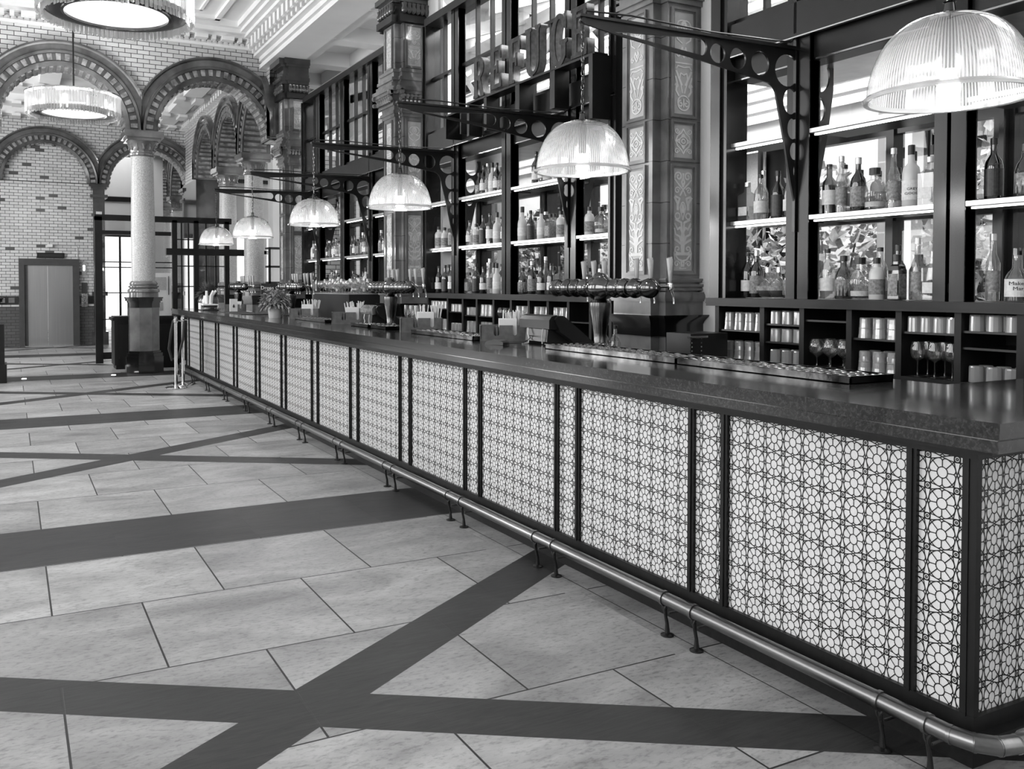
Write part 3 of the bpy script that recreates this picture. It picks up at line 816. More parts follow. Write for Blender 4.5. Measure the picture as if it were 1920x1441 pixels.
# brass foot rail with rings and forked iron feet
rail = thing('foot_rail', (2.6, 9, 0), 'brushed brass foot rail running along the base of the bar', 'foot rail')
RXr, RZ = 2.588, .172
k = .11
pts = [(RXr, YF-.2, RZ), (RXr, 1.72+k, RZ)]
mb = MB().tube([(RXr, YF-.2, RZ), (RXr, 1.765, RZ)], .029, 20)
el = [(RXr, 1.765, RZ), (RXr+.018, 1.70, RZ), (RXr+.062, 1.652, RZ), (RXr+.125, 1.635, RZ), (4.45, 1.635, RZ)]
mb.build('pipe', 'brushed_brass', rail, smooth=True)
for a, b_ in zip(el[:-1], el[1:]):
    dd = (Vector(b_)-Vector(a)).normalized()*.008
    MB().tube([tuple(Vector(a)-dd), tuple(Vector(b_)+dd)], .0288, 20).build('elbow' if b_[0] < 3 else 'pipe', 'brushed_brass', rail, smooth=True)
    d = (Vector(b_)-Vector(a)).normalized()
    MB().tube([tuple(Vector(a)-d*.004), tuple(Vector(a)+d*.004)], .0305, 20).build('seam', 'brushed_brass', rail, smooth=True)
FY = [2.023, 2.949, 3.142, 4.066, 4.258, 5.177, 5.376, 6.345, 6.515, 7.53, 7.73, 8.72, 8.92, 9.9, 10.1, 11.1, 11.3, 12.35, 12.55, 13.6, 13.8, 14.8, 15.0, 16.1]
proto = None
def foot(y):
    MB().tube([(RXr, y-.008, RZ), (RXr, y+.008, RZ)], .034, 20).build('ring', 'brushed_brass', rail, smooth=True)
    b = MB()
    b.tube([(RXr, y, RZ-.03), (RXr+.004, y, .10), (2.602, y, .055), (2.604, y, .012)], [.010, .0075, .008, .012], 8)
    b.tube([(RXr, y-.012, RZ-.03), (RXr-.004, y-.006, .125), (RXr+.004, y, .10)], [.006, .006, .006], 6)
    b.tube([(RXr, y+.012, RZ-.03), (RXr-.004, y+.006, .125), (RXr+.004, y, .10)], [.006, .006, .006], 6)
    b.lathe([(.030, 0), (.030, .006), (.012, .012)], (2.604, y, 0), 18)
    b.tube([(2.61, y, .10), (PX, y, .10)], .005, 6)
    b.build('bracket', 'black_steel', rail, smooth=True)
for y in FY: foot(y)
foot(1.845)
b = MB().tube([(2.85, 1.635, RZ-.03), (2.85, 1.64, .1), (2.85, 1.645, .0)], [.01, .0075, .012], 8).lathe([(.03, 0), (.03, .006), (.012, .012)], (2.85, 1.645, 0), 18); b.build('bracket', 'black_steel', rail, smooth=True)
MB().tube([(2.755, 1.635, RZ), (2.771, 1.635, RZ)], .034, 20).build('ring', 'brushed_brass', rail, smooth=True)

# ================================================================== TILED COLUMNS
def scroll_mesh(wd, h, kind):
    """raised scrollwork panel in local u (-wd/2..), v (0..h): vase, stems and mirrored spirals"""
    M = lambda u, v, w_: (u, v, w_); mb = MB(); W = wd*.055; t = .004; H = wd/2
    def both(pts, ww=W):
        mb.ribbon(pts, ww, t, M); mb.ribbon([(-p[0], p[1]) for p in pts], ww, t, M)
    def spiral(cx, cy, r, a0, turns, out=True):
        n = 22; return [(cx + r*(1-.78*i/n)*math.cos(a0+turns*2*PI*i/n), cy + r*(1-.78*i/n)*math.sin(a0+turns*2*PI*i/n)) for i in range(n+1)]
    if kind == 'long':
        both([(0, .005), (H*.35, .01)]); both(spiral(H*.62, h*.055, H*.28, PI, -1.2))
        both([(H*.08, h*.03), (H*.12, h*.07), (0, h*.085)], W*1.6)
        both([(0, h*.085), (H*.45, h*.10), (H*.78, h*.145)], W*1.3); both([(0, h*.15), (H*.82, h*.15)], W*1.5); both([(0, h*.165), (H*.72, h*.165)])
        both([(H*.86, h*.10), (H*.92, h*.16), (H*.8, h*.2)]); both(spiral(H*.55, h*.205, H*.3, -PI/2, 1.1))
        both([(H*.05, h*.17), (H*.1, h*.25), (H*.5, h*.28), (H*.85, h*.30)], W*1.8)
        both([(H*.12, h*.25), (H*.35, h*.33), (H*.75, h*.35), (H*.88, h*.41)], W*1.5)
        both([(H*.06, h*.18), (H*.12, h*.33), (0, h*.37)], W*2.2)
        both([(0, h*.36), (H*.3, h*.42), (H*.55, h*.40), (H*.85, h*.46)], W*1.5)
        both([(H*.08, h*.37), (H*.15, h*.47), (H*.75, h*.50)], W*1.6)
        both(circle(H*.56, h*.535, H*.25, 14)+[(H*.81, h*.535)])
        both([(0, h*.50), (H*.15, h*.56), (H*.28, h*.62), (H*.12, h*.665), (0, h*.675)]); both([(0, h*.57), (H*.1, h*.61), (0, h*.65)], W*1.4)
        both([(H*.55, h*.60), (H*.55, h*.66), (H*.9, h*.72)], W*2.0); both([(H*.5, h*.66), (H*.35, h*.71), (H*.8, h*.73)], W*1.6)
        both(spiral(H*.6, h*.79, H*.3, PI*.9, -1.2)); both([(-H*.3, h*.74), (0, h*.80), (H*.55, h*.86), (H*.88, h*.90)], W*1.2)
        both(spiral(H*.48, h*.93, H*.40, -PI*.1, 1.3), W*1.3); both([(0, h*.83), (H*.14, h*.875), (0, h*.92)], W*1.6); both([(0, h*.92), (H*.06, h*.96)])
    elif kind == 'wave':
        both(circle(0, h*.10, H*.62, 22), W*1.1); both(spiral(H*.3, h*.09, H*.3, PI/2, -1.1)); both([(0, h*.06), (0, h*.14)], W*1.2)
        both([(H*.5, h*.17), (H*.8, h*.22), (H*.7, h*.30), (H*.85, h*.36)], W*1.4); both(spiral(H*.72, h*.27, H*.2, 0, 1.1), W)
        both([(H*.1, h*.2), (H*.45, h*.34), (H*.3, h*.40), (0, h*.38)]); both([(H*.2, h*.28), (H*.55, h*.36), (H*.8, h*.42)], W*1.7)
        both([(0, h*.5), (H*.85, h*.5)]); both([(0, h*.46), (H*.6, h*.47), (H*.8, h*.44)], W)
        both([(0, h*.56), (H*.3, h*.62), (H*.18, h*.66), (0, h*.60)], W*1.3); both(spiral(H*.55, h*.585, H*.24, PI/2, -1.1))
        both([(H*.2, h*.70), (H*.7, h*.74), (H*.85, h*.82)]); both(circle(H*.22, h*.87, H*.5, 20), W); both([(0, h*.84), (H*.12, h*.88), (0, h*.93)], W*1.3)
        both([(H*.3, h*.80), (H*.6, h*.79)], W*1.4)
    else:
        both(spiral(H*.66, h*.17, H*.28, PI, -1.2), W); both(spiral(H*.66, h*.83, H*.28, PI, 1.2), W)
        both(circle(0, h*.5, H*.42, 16), W); both(circle(0, h*.5, H*.2, 10), W)
        both([(0, h*.1), (H*.2, h*.22), (H*.6, h*.34), (H*.8, h*.5), (H*.6, h*.66), (H*.2, h*.78), (0, h*.9)], W*1.2)
        both([(H*.45, h*.45), (H*.7, h*.5), (H*.45, h*.55)], W*1.2); both([(0, h*.28), (H*.12, h*.34)], W*1.6); both([(0, h*.72), (H*.12, h*.66)], W*1.6)
    me = bpy.data.meshes.new('relief'); me.from_pydata(mb.v, [], mb.f); me.materials.append(MATS['relief_light']); return me

COLN = .08
def rel_panel(root, face, c0, w0, z0, z1, me, h0, wd0):
    """framed pale panel. face 'room' (plane X=c0, centre w0 in Y) or 'near' (plane Y=c0, centre w0 in X)"""
    hw = wd0/2
    off = Vector(root.location)
    if face == 'room': M = lambda u, v, w_: (c0-w_, w0-u, v); mtx = FACE_ROOM
    else: M = lambda u, v, w_: (w0+u, c0-w_, v); mtx = FACE_NEAR
    p = MB().prism([(-hw, z0), (hw, z0), (hw, z1), (-hw, z1)], -.01, .002, M).build('relief_panel', 'relief_ground', root)
    o = bpy.data.objects.new('scrollwork', me); COL.objects.link(o); o.parent = p
    c = Vector(M(0, z0+.01, .002)) - off
    o.matrix_local = Matrix.Translation(c) @ mtx @ Matrix.Diagonal((1, (z1-z0-.02)/h0, 1, 1))
    f = MB()
    for (e0, e1, d) in ((0, .012, .010), (.012, .03, .020)):
        for (a, b_, c_, d_) in ((-hw-e1, -hw-e0, z0-e1, z1+e1), (hw+e0, hw+e1, z0-e1, z1+e1), (-hw-e0, hw+e0, z0-e1, z0-e0), (-hw-e0, hw+e0, z1+e0, z1+e1)):
            f.prism([(a, c_), (b_, c_), (b_, d_), (a, d_)], 0, d, M)
    f.build('panel_frame', 'glazed_mid', root)
REL_L = scroll_mesh(.19, .8, 'long'); REL_W = scroll_mesh(.19, .8, 'wave'); REL_S = scroll_mesh(.19, .27, 'small')
CX0, CX1 = 4.45, 4.87
def section(y0, y1, e, n=COLN):
    """notched square plan grown outward by e"""
    a, b_, x0, x1 = y0-e, y1+e, CX0-e, CX1
    return [(x0, a+n), (x0+n, a+n), (x0+n, a), (x1, a), (x1, b_), (x0+n, b_), (x0+n, b_-n), (x0, b_-n)]
def column(y0, y1, label):
    t = thing('tiled_column', (4.65, (y0+y1)/2, 0), label, 'column', 'glazed tile columns along the back bar')
    def lay(name, m, rows, bev=False):
        b = MB()
        for (e, z0, z1) in rows: b.prism(section(y0, y1, e), z0, z1, ccw)
        return b.build(name, m, t)
    lay('base', 'glazed_mid', [(.03, 0, 1.18), (.045, 1.345, 1.45)])
    lay('base_band', 'glazed_black', [(.05, 1.18, 1.275)] + [(.055+.06*(k/9)**1.4, 1.275+.006*k, 1.281+.006*k) for k in range(10)] + [(.118, 1.335, 1.345)])
    rows = [(.06+.012*math.sin(PI*k/5), 1.45+.012*k, 1.462+.012*k) for k in range(6)]
    lay('base_moulding', 'glazed_light', rows+[(.045, 1.535, 1.552), (.03, 1.552, 1.565), (.05, 1.565, 1.585), (.035, 1.60, 1.612), (.045, 1.612, 1.628)])
    lay('shaft', 'glazed_mid', [(0, 1.45, 3.80), (.0, 4.36, 5.0)])
    b = MB(); 
    for z in [1.9+.32*k for k in range(10)]: b.prism(section(y0, y1, .0012), z, z+.004, ccw)
    b.build('joint', 'glazed_black', t)
    # ring capital at mid height
    rows = [(.02, 3.76, 3.80), (.04, 3.80, 3.84), (.02, 3.84, 3.90), (.05, 3.90, 3.93), (.10, 4.04, 4.08), (.12, 4.08, 4.13), (.08, 4.13, 4.19), (.05, 4.19, 4.22), (.07, 4.22, 4.26), (.03, 4.26, 4.33), (.045, 4.33, 4.37)]
    lay('capital', 'glazed_mid', rows + [(.045, 3.93, 4.04)])
    b = MB()
    n = 7
    for k in range(n):
        f = (k+.5)/n
        for (px, py) in ((CX0-.075, y0+COLN*.5+(y1-y0-COLN)*f), (CX0+COLN*.3+(CX1-CX0-COLN*.3)*f, y0-.075)):
            b.lathe([(.0, .0), (.022, .01), (.03, .04), (.022, .06), (.04, .085), (.03, .105), (0, .11)], (px, py, 3.93), 7)
    for (z, r) in ((4.06, .035), (3.97, .028)):
        for (px, py) in ((CX0-.10, y0), (CX0-.1, y1), (CX0+.02, y0-.1)):
            b.lathe([(r, -.02), (r, .02)], (px, py, z), 10, 'Y')
    b.build('leaf_band', 'glazed_light', t, smooth=True)
    # top
    lay('top_band', 'dark_steel', [(.075, 4.96, 5.05)])
    b = MB()
    for k in range(6):
        f = (k+.5)/6
        for (px, py) in ((CX0-.05, y0+.03+(y1-y0-.06)*f), (CX0+.05+(CX1-CX0-.05)*f, y0-.05)):
            b.lathe([(.0, 0), (.03, .02), (.045, .06), (.03, .10), (.04, .14), (0, .16)], (px, py, 5.06), 8)
    b.build('leaf_band', 'glazed_dark', t, smooth=True)
    lay('top_capital', 'glazed_dark', [(.0, 5.05, 5.22), (.05, 5.22, 5.27), (.09, 5.27, 5.34), (.05, 5.34, 5.40), (.03, 5.40, 5.52), (.09, 5.52, 5.56), (.13, 5.56, 5.66)])
    yc = (y0+y1)/2; xc = (CX0+COLN+CX1)/2+.0
    for (z0, z1, me, h0) in ((1.69, 2.49, REL_L, .78), (2.57, 2.83, REL_S, .27), (2.91, 3.70, REL_W, .78), (4.42, 4.92, REL_W, .78)):
        rel_panel(t, 'room', CX0, yc, z0, z1, me, h0 if h0 != .78 else .8, .19)
        rel_panel(t, 'near', y0, CX0+COLN+.155, z0, z1, me, h0 if h0 != .78 else .8, .19)
    return t
column(5.50, 6.05, 'nearest tiled column with pale scrollwork panels behind the beer taps')
column(10.75, 11.30, 'second tiled column, its ring capital level with the lamp arm')
column(16.0, 16.55, 'farthest tiled column where the bar meets the arches')

# round column under the arches
def round_column(x, y, label, zs=ZS):
    t = thing('round_column', (x, y, 0), label, 'column')
    b = MB()
    for (r, z0, z1) in ((.345, 0, .30), (.33, .30, .36), (.30, .36, .40)):
        b.lathe([(r, z0), (r, z1)], (x, y, 0), 8, phase=.5)
    b.build('plinth', 'glazed_black', t)
    MB().lathe([(.275, .40), (.275, 1.2)], (x, y, 0), 8, phase=.5).build('pedestal', 'glazed_mid', t)
    b = MB()
    for (r, z0, z1) in ((.285, 1.18, 1.27), (.30, 1.27, 1.30), (.33, 1.30, 1.345), (.345, 1.345, 1.37)): b.lathe([(r, z0), (r, z1)], (x, y, 0), 8, phase=.5)
    b.build('pedestal_cap', 'glazed_black', t)
    b = MB().lathe([(.25, 1.37), (.25, 1.45), (.27, 1.46), (.275, 1.49), (.26, 1.52), (.235, 1.53), (.26, 1.55), (.26, 1.57), (.23, 1.58), (.24, 1.60), (.24, 1.62), (.215, 1.66)], (x, y, 0), 32, flute=.012)
    b.build('base_ring', 'glazed_light', t, smooth=True)
    MB().lathe([(.205, 1.66), (.208, 2.4), (.200, 3.2), (.188, 3.90)], (x, y, 0), 32).build('shaft', 'mosaic', t, smooth=True)
    b = MB().lathe([(.20, 3.90), (.22, 3.92), (.22, 3.95), (.20, 3.97), (.21, 4.05), (.25, 4.14), (.28, 4.17)], (x, y, 0), 28, flute=.03)
    for k in range(12):
        a = 2*PI*k/12; b.lathe([(0, 0), (.03, .02), (.02, .07), (.045, .12), (0, .15)], (x+.215*math.cos(a), y+.215*math.sin(a), 4.0), 7)
    b.build('capital', 'glazed_light', t, smooth=True)
    MB().box(x-.29, x+.29, y-.29, y+.29, 4.17, 4.22).box(x-.33, x+.33, y-.33, y+.33, 4.22, zs).build('abacus', 'glazed_mid', t)
    return t
rc = round_column(2.15, 17.25, 'round pale mosaic column on a dark octagonal pedestal')
copy_tree(rc, loc=(-.43, 17.25, 0), label='round column standing beyond the left side of the hall')
for i, y in enumerate((19.05, 21.6)):
    copy_tree(rc, loc=(4.6, y, 0), label=('pale column of the side arcade nearest the bar end', 'pale column of the side arcade farther from the bar')[i])
for i, y in enumerate((26.5, 29.1, 31.6, 34.2)):
    copy_tree(rc, loc=(4.7, y, 0), label=('arcade column just past the lift wall', 'second arcade column past the lift wall', 'third arcade column past the lift wall', 'last arcade column past the lift wall')[i])
# ================================================================== BACK BAR: cabinets, shelving frames, upper lights
SH = [1.483, 2.035, 2.60]         # counter top and the two shelves (upper faces)
SX0, SX1 = 4.68, 5.02             # shelf depth
BAYN = ('nearest', 'middle', 'farthest')
DIVS = [[5.035, 4.59, 4.24, 3.865, 3.515, 3.145, 2.80, 2.44, 2.08, 1.72, 1.36, 1.03],
        [10.19, 9.62, 9.22, 8.87, 8.48, 8.10, 7.74, 7.38, 7.02, 6.66, 6.36],
        [15.43, 15.0, 14.6, 14.2, 13.8, 13.4, 13.0, 12.6, 12.2, 11.8, 11.61]]
CUB_SHELF = {(0, 0): [1.255], (0, 1): [1.312, 1.19], (0, 2): [1.35], (0, 3): [1.25], (0, 4): [1.305], (0, 5): [1.325, 1.235], (0, 6): [1.25],
             (1, 0): [1.30], (1, 1): [1.27], (1, 2): [1.24], (1, 3): [1.24], (1, 4): [1.16], (1, 5): [1.24], (1, 6): [1.24], (1, 7): [1.24]}
for bi, B in enumerate(BAYS):
    y0, y1 = B['y0'], B['y1']
    cab = thing('back_bar_cabinet', (4.8, (y0+y1)/2, 0), 'black open-fronted glass cabinet below the %s bottle shelves' % BAYN[bi], 'cabinet', 'back bar cabinets')
    MB().box(4.575, 5.1, y0-.02, y1+.16, 1.443, 1.483).box(4.58, 4.60, y0-.02, y1+.16, 1.425, 1.445).build('worktop', 'dark_steel', cab)
    b = MB().box(4.62, 5.1, y0, y1+.14, .06, .92).box(4.62, 5.1, y0, y1+.14, .92, 1.045).box(4.66, 5.1, y0+.02, y1+.12, 0, .06)
    b.build('body', 'dark_wood', cab)
    MB().box(5.02, 5.1, y0, y1+.14, 1.045, 1.443).build('back_panel', 'dark_wood', cab)
    D = DIVS[bi]
    for k, dy in enumerate(D): MB().box(4.62, 5.02, dy-.02, dy+.02, 1.045, 1.443).build('divider', 'dark_wood', cab)
    for k in range(len(D)-1):
        for z in CUB_SHELF.get((bi, k), [1.24]):
            MB().box(4.635, 5.02, D[k+1]+.02, D[k]-.02, z-.012, z).build('inner_shelf', 'black_steel', cab)
        if bi < 2:
            b = MB()
            for q in range(5): b.box(5.012, 5.02, D[k+1]+.03+q*.02, D[k+1]+.042+q*.02, 1.06, 1.43)
            b.build('reeded_strip', 'panel_white', cab)
    # shelving frame
    fr = thing('shelving_frame', (4.75, (y0+y1)/2, 1.483), 'tall black steel shelving frame with glazed upper lights over the %s cabinet' % BAYN[bi], 'shelving')
    def post(y, wide=True, z0=1.483, z1=4.80):
        b = MB()
        if wide:
            for (a, c_) in ((y-.10, y-.012), (y+.012, y+.09)):
                b.box(4.66, 4.76, a, c_, z0, z1); b.box(4.668, 4.75, a+.0, c_, z0, z1)
            for z in (z0+.05, 2.0, 2.56, 3.0, 3.46, z1-.1): b.box(4.68, 4.74, y-.012, y+.012, z, z+.05)
        else: b.box(4.66, 4.78, y-.02, y+.02, z0, z1)
        return b.build('post', 'bronze_frame', fr)
    for y in B['posts']: post(y)
    for (a, c_) in ((y0-.02, y0+.08), (y1-.0, y1+.17 if bi == 0 else y1+.06)):
        b = MB().box(4.62, 4.82, a, c_, 1.483, 4.80).box(4.60, 4.62, a+.05, a+.08, 1.483, 4.80); b.build('end_post', 'bronze_frame', fr)
    ends = [y0+.08] + [q for y in B['posts'] for q in (y-.10, y+.09)] + [y1]
    for z in SH[1:]:
        for a, c_ in zip(ends[::2], ends[1::2]):
            s_ = MB().box(4.672, SX1, a, c_, z-.030, z).build('shelf', 'dark_steel', fr)
            MB().box(4.664, 4.674, a, c_, z-.026, z+.001).build('shelf_edge', 'shelf_edge', s_)
            MB().box(4.70, 4.72, a+.01, c_-.01, z-.040, z-.031).build('light_strip', 'strip_glow', s_)
            MB().box(4.685, SX1-.01, a+.005, c_-.005, z, z+.003).build('shelf_glass', 'mirror_strip', s_)
    # fascia box
    b = MB().box(4.64, 4.80, y0, y1+.02, 3.22, 3.45).box(4.70, 4.86, y0, y1, 3.05, 3.22).box(4.62, 4.66, y0, y1+.02, 3.215, 3.235)
    b.build('fascia', 'dark_steel', fr)
    MB().box(4.615, 4.64, y0, y1, 3.208, 3.216).box(4.69, 4.70, y0, y1, 3.052, 3.062).build('fascia_bead', 'mirror_strip', fr)
    MB().box(4.86, 5.38, y0, y1, 3.05, 3.09).build('top_board', 'shelf_edge', fr)
    # upper lights
    b = MB().box(4.62, 4.85, y0-.05, y1+.05, 4.80, 4.89).box(4.70, 4.78, y0, y1, 3.45, 3.50).box(4.71, 4.77, y0, y1, 4.13, 4.165)
    b.build('top_rail', 'dark_steel', fr)
    for a, c_ in zip(ends[::2], ends[1::2]):
        wd = c_-a
        for q in ((1/3., 2/3.) if wd > .8 else (.5,)):
            MB().box(4.715, 4.765, a+wd*q-.014, a+wd*q+.014, 3.5, 4.80).build('glazing_bar', 'dark_steel', fr)
    MB().box(4.738, 4.741, y0, y1, 3.5, 4.80).build('pane', 'window_glass', fr)
# pierced quatrefoil tracery above the middle frame
def tracery(y, z, r, label):
    outl = [circle(0, 0, r, 40), circle(0, 0, r*.2, 14)]
    for k in range(8):
        a = PI/4*k; outl.append(circle(r*.60*math.cos(a), r*.6*math.sin(a), r*.19, 14))
    me = plate_mesh('tracery', outl, .03)
    o = mesh_obj('tracery_roundel', me, 'plaster', mtx=FACE_ROOM); o.location = (4.86, y, z)
    tag(o, label, 'ornament')
tracery(9.9, 5.32, .33, 'round pierced plaster ornament beside the top of the second tiled column')
b = MB().box(4.88, 5.0, 6.3, 11.56, 4.89, 5.72).box(4.88, 5.0, .9, 5.13, 4.89, 5.72).box(4.88, 5.0, 11.56, 15.48, 4.89, 5.72)
# ================================================================== LAMP BRACKETS AND PENDANT LAMPS
XL = 2.95; XP = 4.70; ZT = 3.14
def bracket_mesh():
    out = [(XL-.02, ZT-.005), (XL-.02, ZT-.055), (3.17, 3.05), (3.84, 2.972), (4.106, 2.935), (4.40, 2.893), (4.44, 2.873), (4.464, 2.84), (4.506, 2.676), (4.55, 2.50), (4.60, 2.28), (4.65, 2.10), (4.69, 1.94), (4.70, 1.93), (4.70, ZT+.0), (4.70, ZT+.02)]
    holes = [[(3.17, 3.062), (3.80, 3.108)] + arc(3.825, 3.055, .053, 90, -75, 10) + [(3.80, 2.990)][:0],
             circle(3.965, 3.033, .062, 18), circle(4.135, 3.02, .068, 18), circle(4.325, 3.01, .078, 20), circle(4.565, 2.99, .108, 24, ry=.105),
             circle(4.60, 2.79, .068, 18, ry=.085), circle(4.62, 2.612, .048, 16, ry=.07), circle(4.635, 2.465, .038, 16, ry=.058), circle(4.655, 2.335, .026, 14, ry=.055)]
    me = plate_mesh('plate', [out]+holes, .007)
    me.transform(Matrix(((1, 0, 0, 0), (0, 0, -1, 0), (0, 1, 0, 0), (0, 0, 0, 1))))
    return me
def bracket_mesh_back():
    out = [(0, 3.14), (0, 1.93), (.012, 1.95), (.10, 2.3), (.17, 2.6), (.22, 2.9), (.22, 3.14)]
    holes = [circle(.10, 2.99, .085, 18, ry=.11), circle(.085, 2.76, .06, 16, ry=.085), circle(.07, 2.58, .045, 14, ry=.06)]
    me = plate_mesh('plate', [out]+holes, .007)
    me.transform(Matrix(((1, 0, 0, XP+.08), (0, 0, -1, 0), (0, 1, 0, 0), (0, 0, 0, 1))))
    return me
PLATE = bracket_mesh(); PLATEB = bracket_mesh_back()
def make_bracket():
    t = thing('lamp_bracket', (0, 0, 0), '', 'lamp bracket', 'pierced lamp brackets over the bar')
    mesh_obj('bracket_plate', PLATE, 'black_steel', t)
    mesh_obj('wall_plate', PLATEB, 'black_steel', t)
    b = MB()
    b.add([(XL-.03, -.022, 3.118), (XL-.03, .022, 3.118), (XL-.03, .022, 3.134), (XL-.03, -.022, 3.134), (4.72, -.03, 3.128), (4.72, .03, 3.128), (4.72, .03, 3.15), (4.72, -.03, 3.15)],
          [(0, 1, 2, 3), (7, 6, 5, 4), (0, 4, 5, 1), (1, 5, 6, 2), (2, 6, 7, 3), (3, 7, 4, 0)])
    b.build('top_flange', 'black_steel', t)
    b = MB().box(4.64, 4.80, -.012, .012, 1.93, 3.5); b.build('mounting_bar', 'black_steel', t)
    b = MB().lathe([(.018, -.015), (.018, .015)], (XL, 0, 3.10), 10, 'Y'); b.build('eye_bolt', 'black_steel', t, smooth=True)
    # cable carried along the flange
    pts = [(XL+.02, .0, 3.16), (3.3, .0, 3.175), (3.9, 0, 3.16), (4.6, 0, 3.18), (4.74, 0, 3.30)]
    MB().tube(pts, .006, 6).build('cable', 'black_plastic', t, smooth=True)
    return t
def make_lamp():
    t = thing('pendant_lamp', (0, 0, 0), '', 'pendant lamp', 'ribbed glass pendant lamps over the bar')
    ztop = 2.515; zr = 2.235; Rr = .268; h = ztop-zr
    prof = []
    for k in range(17):
        a = PI/2*k/16; prof.append((.062+(Rr-.062)*math.sin(a)**.92, zr+h*math.cos(a)**1.05 if k < 16 else zr))
    prof = prof[::-1]
    s_ = MB().lathe(prof, (0, 0, 0), 128, capb=False, capt=False)
    sh = s_.build('shade', 'shade_glass', t, smooth=True)
    MB().lathe([(Rr-.008, zr+.012), (Rr-.006, zr-.004), (Rr+.010, zr-.006), (Rr+.014, zr+.004), (Rr+.002, zr+.014)], (0, 0, 0), 64, capb=False, capt=False).build('rim', 'rim_glass', sh, smooth=True)
    MB().lathe([(.075, ztop-.012), (.078, ztop+.004), (.06, ztop+.010), (.022, ztop+.014), (.016, ztop+.05), (.022, ztop+.055), (.0, ztop+.065)], (0, 0, 0), 28).build('cap', 'gun_metal', t, smooth=True)
    MB().lathe([(.018, zr+.10), (.024, zr+.11), (.024, ztop)], (0, 0, 0), 16).build('bulb_holder', 'black_plastic', t, smooth=True)
    MB().lathe([(.0, zr-.012), (.022, zr-.006), (.036, zr+.012), (.040, zr+.035), (.032, zr+.062), (.018, zr+.085), (.018, zr+.10)], (0, 0, 0), 22).build('bulb', 'bulb_glow', t, smooth=True)
    ch = MB(); z = ztop+.06; k = 0
    while z < 3.10:
        L_ = min(.05, 3.105-z+.01); r_ = .009
        pts = [(r_*math.cos(a)*(1 if k % 2 else 0), r_*math.cos(a)*(0 if k % 2 else 1), z+L_/2+L_/2*math.sin(a)) for a in [2*PI*i/10 for i in range(11)]]
        ch.tube(pts, .0028, 5, cap=False); z += L_*.80; k += 1
    ch.build('chain', 'gun_metal', t, smooth=True)
    MB().tube([(.004, .004, ztop+.06), (.012, .0, 2.75), (.0, .010, 2.95), (.004, 0, 3.10)], .0035, 5).build('flex', 'black_plastic', t, smooth=True)
    return t
LY = [2.055, 4.337, 7.075, 9.50, 12.30, 14.72]
LN = ['nearest and largest pendant lamp with ribbed glass dome shade at the right', 'pendant lamp with ribbed glass dome, second from the right, in front of the middle shelves',
      'pendant lamp with ribbed glass dome, third from the right, before the second tiled column', 'pendant lamp with ribbed glass dome, third from the left, before the farthest shelves',
      'pendant lamp with ribbed glass dome, second from the left of the row', 'smallest pendant lamp with ribbed glass dome, leftmost of the row']
BN = ['lamp bracket carrying the nearest pendant lamp', 'large pierced black bracket right of the nearest tiled column', 'pierced black bracket passing in front of the lettering stand',
      'pierced black bracket passing in front of the second tiled column', 'small pierced black bracket beside the farthest tiled column', 'smallest pierced black bracket at the far end of the bar']
br0 = make_bracket(); lp0 = make_lamp()
for i, y in enumerate(LY):
    if i == 0: br, lp = br0, lp0
    else: br, lp = copy_tree(br0), copy_tree(lp0)
    br.location = (0, y, 0); br['label'] = BN[i]
    lp.location = (XL, y, 0); lp['label'] = LN[i]
    L_ = bpy.data.lights.new('bulb_light', 'POINT'); L_.energy = 6.5; L_.shadow_soft_size = .05
    lo = bpy.data.objects.new('bulb_light', L_); COL.objects.link(lo); lo.location = (XL, y, 2.18)

# ================================================================== REFUGE LETTERING
def letter_outlines(ch):
    s_ = .13   # stem
    if ch == 'E' or ch == 'F':
        P = [(0, 0), (0, .07), (.05, .08), (.05, .92), (0, .93), (0, 1), (.62, 1), (.62, .70), (.56, .70), (.50, .90), (.24, .90), (.24, .56), (.36, .56), (.38, .66), (.44, .66), (.44, .36), (.38, .36), (.36, .46), (.24, .46)]
        if ch == 'E': P += [(.24, .10), (.52, .10), (.59, .32), (.65, .32), (.65, 0)]
        else: P += [(.24, .08), (.32, .07), (.32, 0)]
        return [P]
    if ch == 'R':
        P = [(0, 0), (0, .07), (.05, .08), (.05, .92), (0, .93), (0, 1), (.34, 1)] + arc(.38, .74, .26, 80, -60, 10) + [(.44, .47), (.60, .09), (.66, .07), (.66, 0), (.46, 0), (.30, .42), (.24, .44), (.24, .08), (.30, .07), (.30, 0)]
        H = [(.24, .90), (.32, .90)] + arc(.34, .72, .13, 80, -80, 8, ry=.18) + [(.24, .54)]
        return [P, H]
    if ch == 'U':
        P = [(0, 1), (0, .93), (.05, .92)] + arc(.36, .30, .31, 180, 270, 8) + arc(.36, .30, .27, 270, 360, 8) + [(.63, .92), (.68, .93), (.68, 1), (.46, 1), (.46, .93), (.53, .92)]
        P += arc(.38, .30, .15, 0, -90, 6, ry=.2) + arc(.38, .30, .14, 270, 180, 6, ry=.2) + [(.24, .92), (.30, .93), (.30, 1)]
        return [P]
    if ch == 'G':
        P = arc(.36, .5, .36, 50, 320, 26, ry=.5) + [(.64, .12), (.64, .40), (.70, .42), (.70, .49), (.40, .49), (.40, .42), (.46, .40)]
        P += [(.46, .16)] + arc(.37, .5, .17, 290, 65, 22, ry=.40) + [(.52, .72), (.60, .68), (.66, .68), (.66, 1), (.60, 1), (.58, .93)]
        return [P]
LET = [('R', 8.62, 3.58, .42), ('E', 8.24, 3.60, .42), ('F', 7.86, 3.58, .44), ('U', 7.53, 3.57, .47), ('G', 7.08, 3.56, .48), ('E', 6.73, 3.58, .44)]
LXF = 4.50
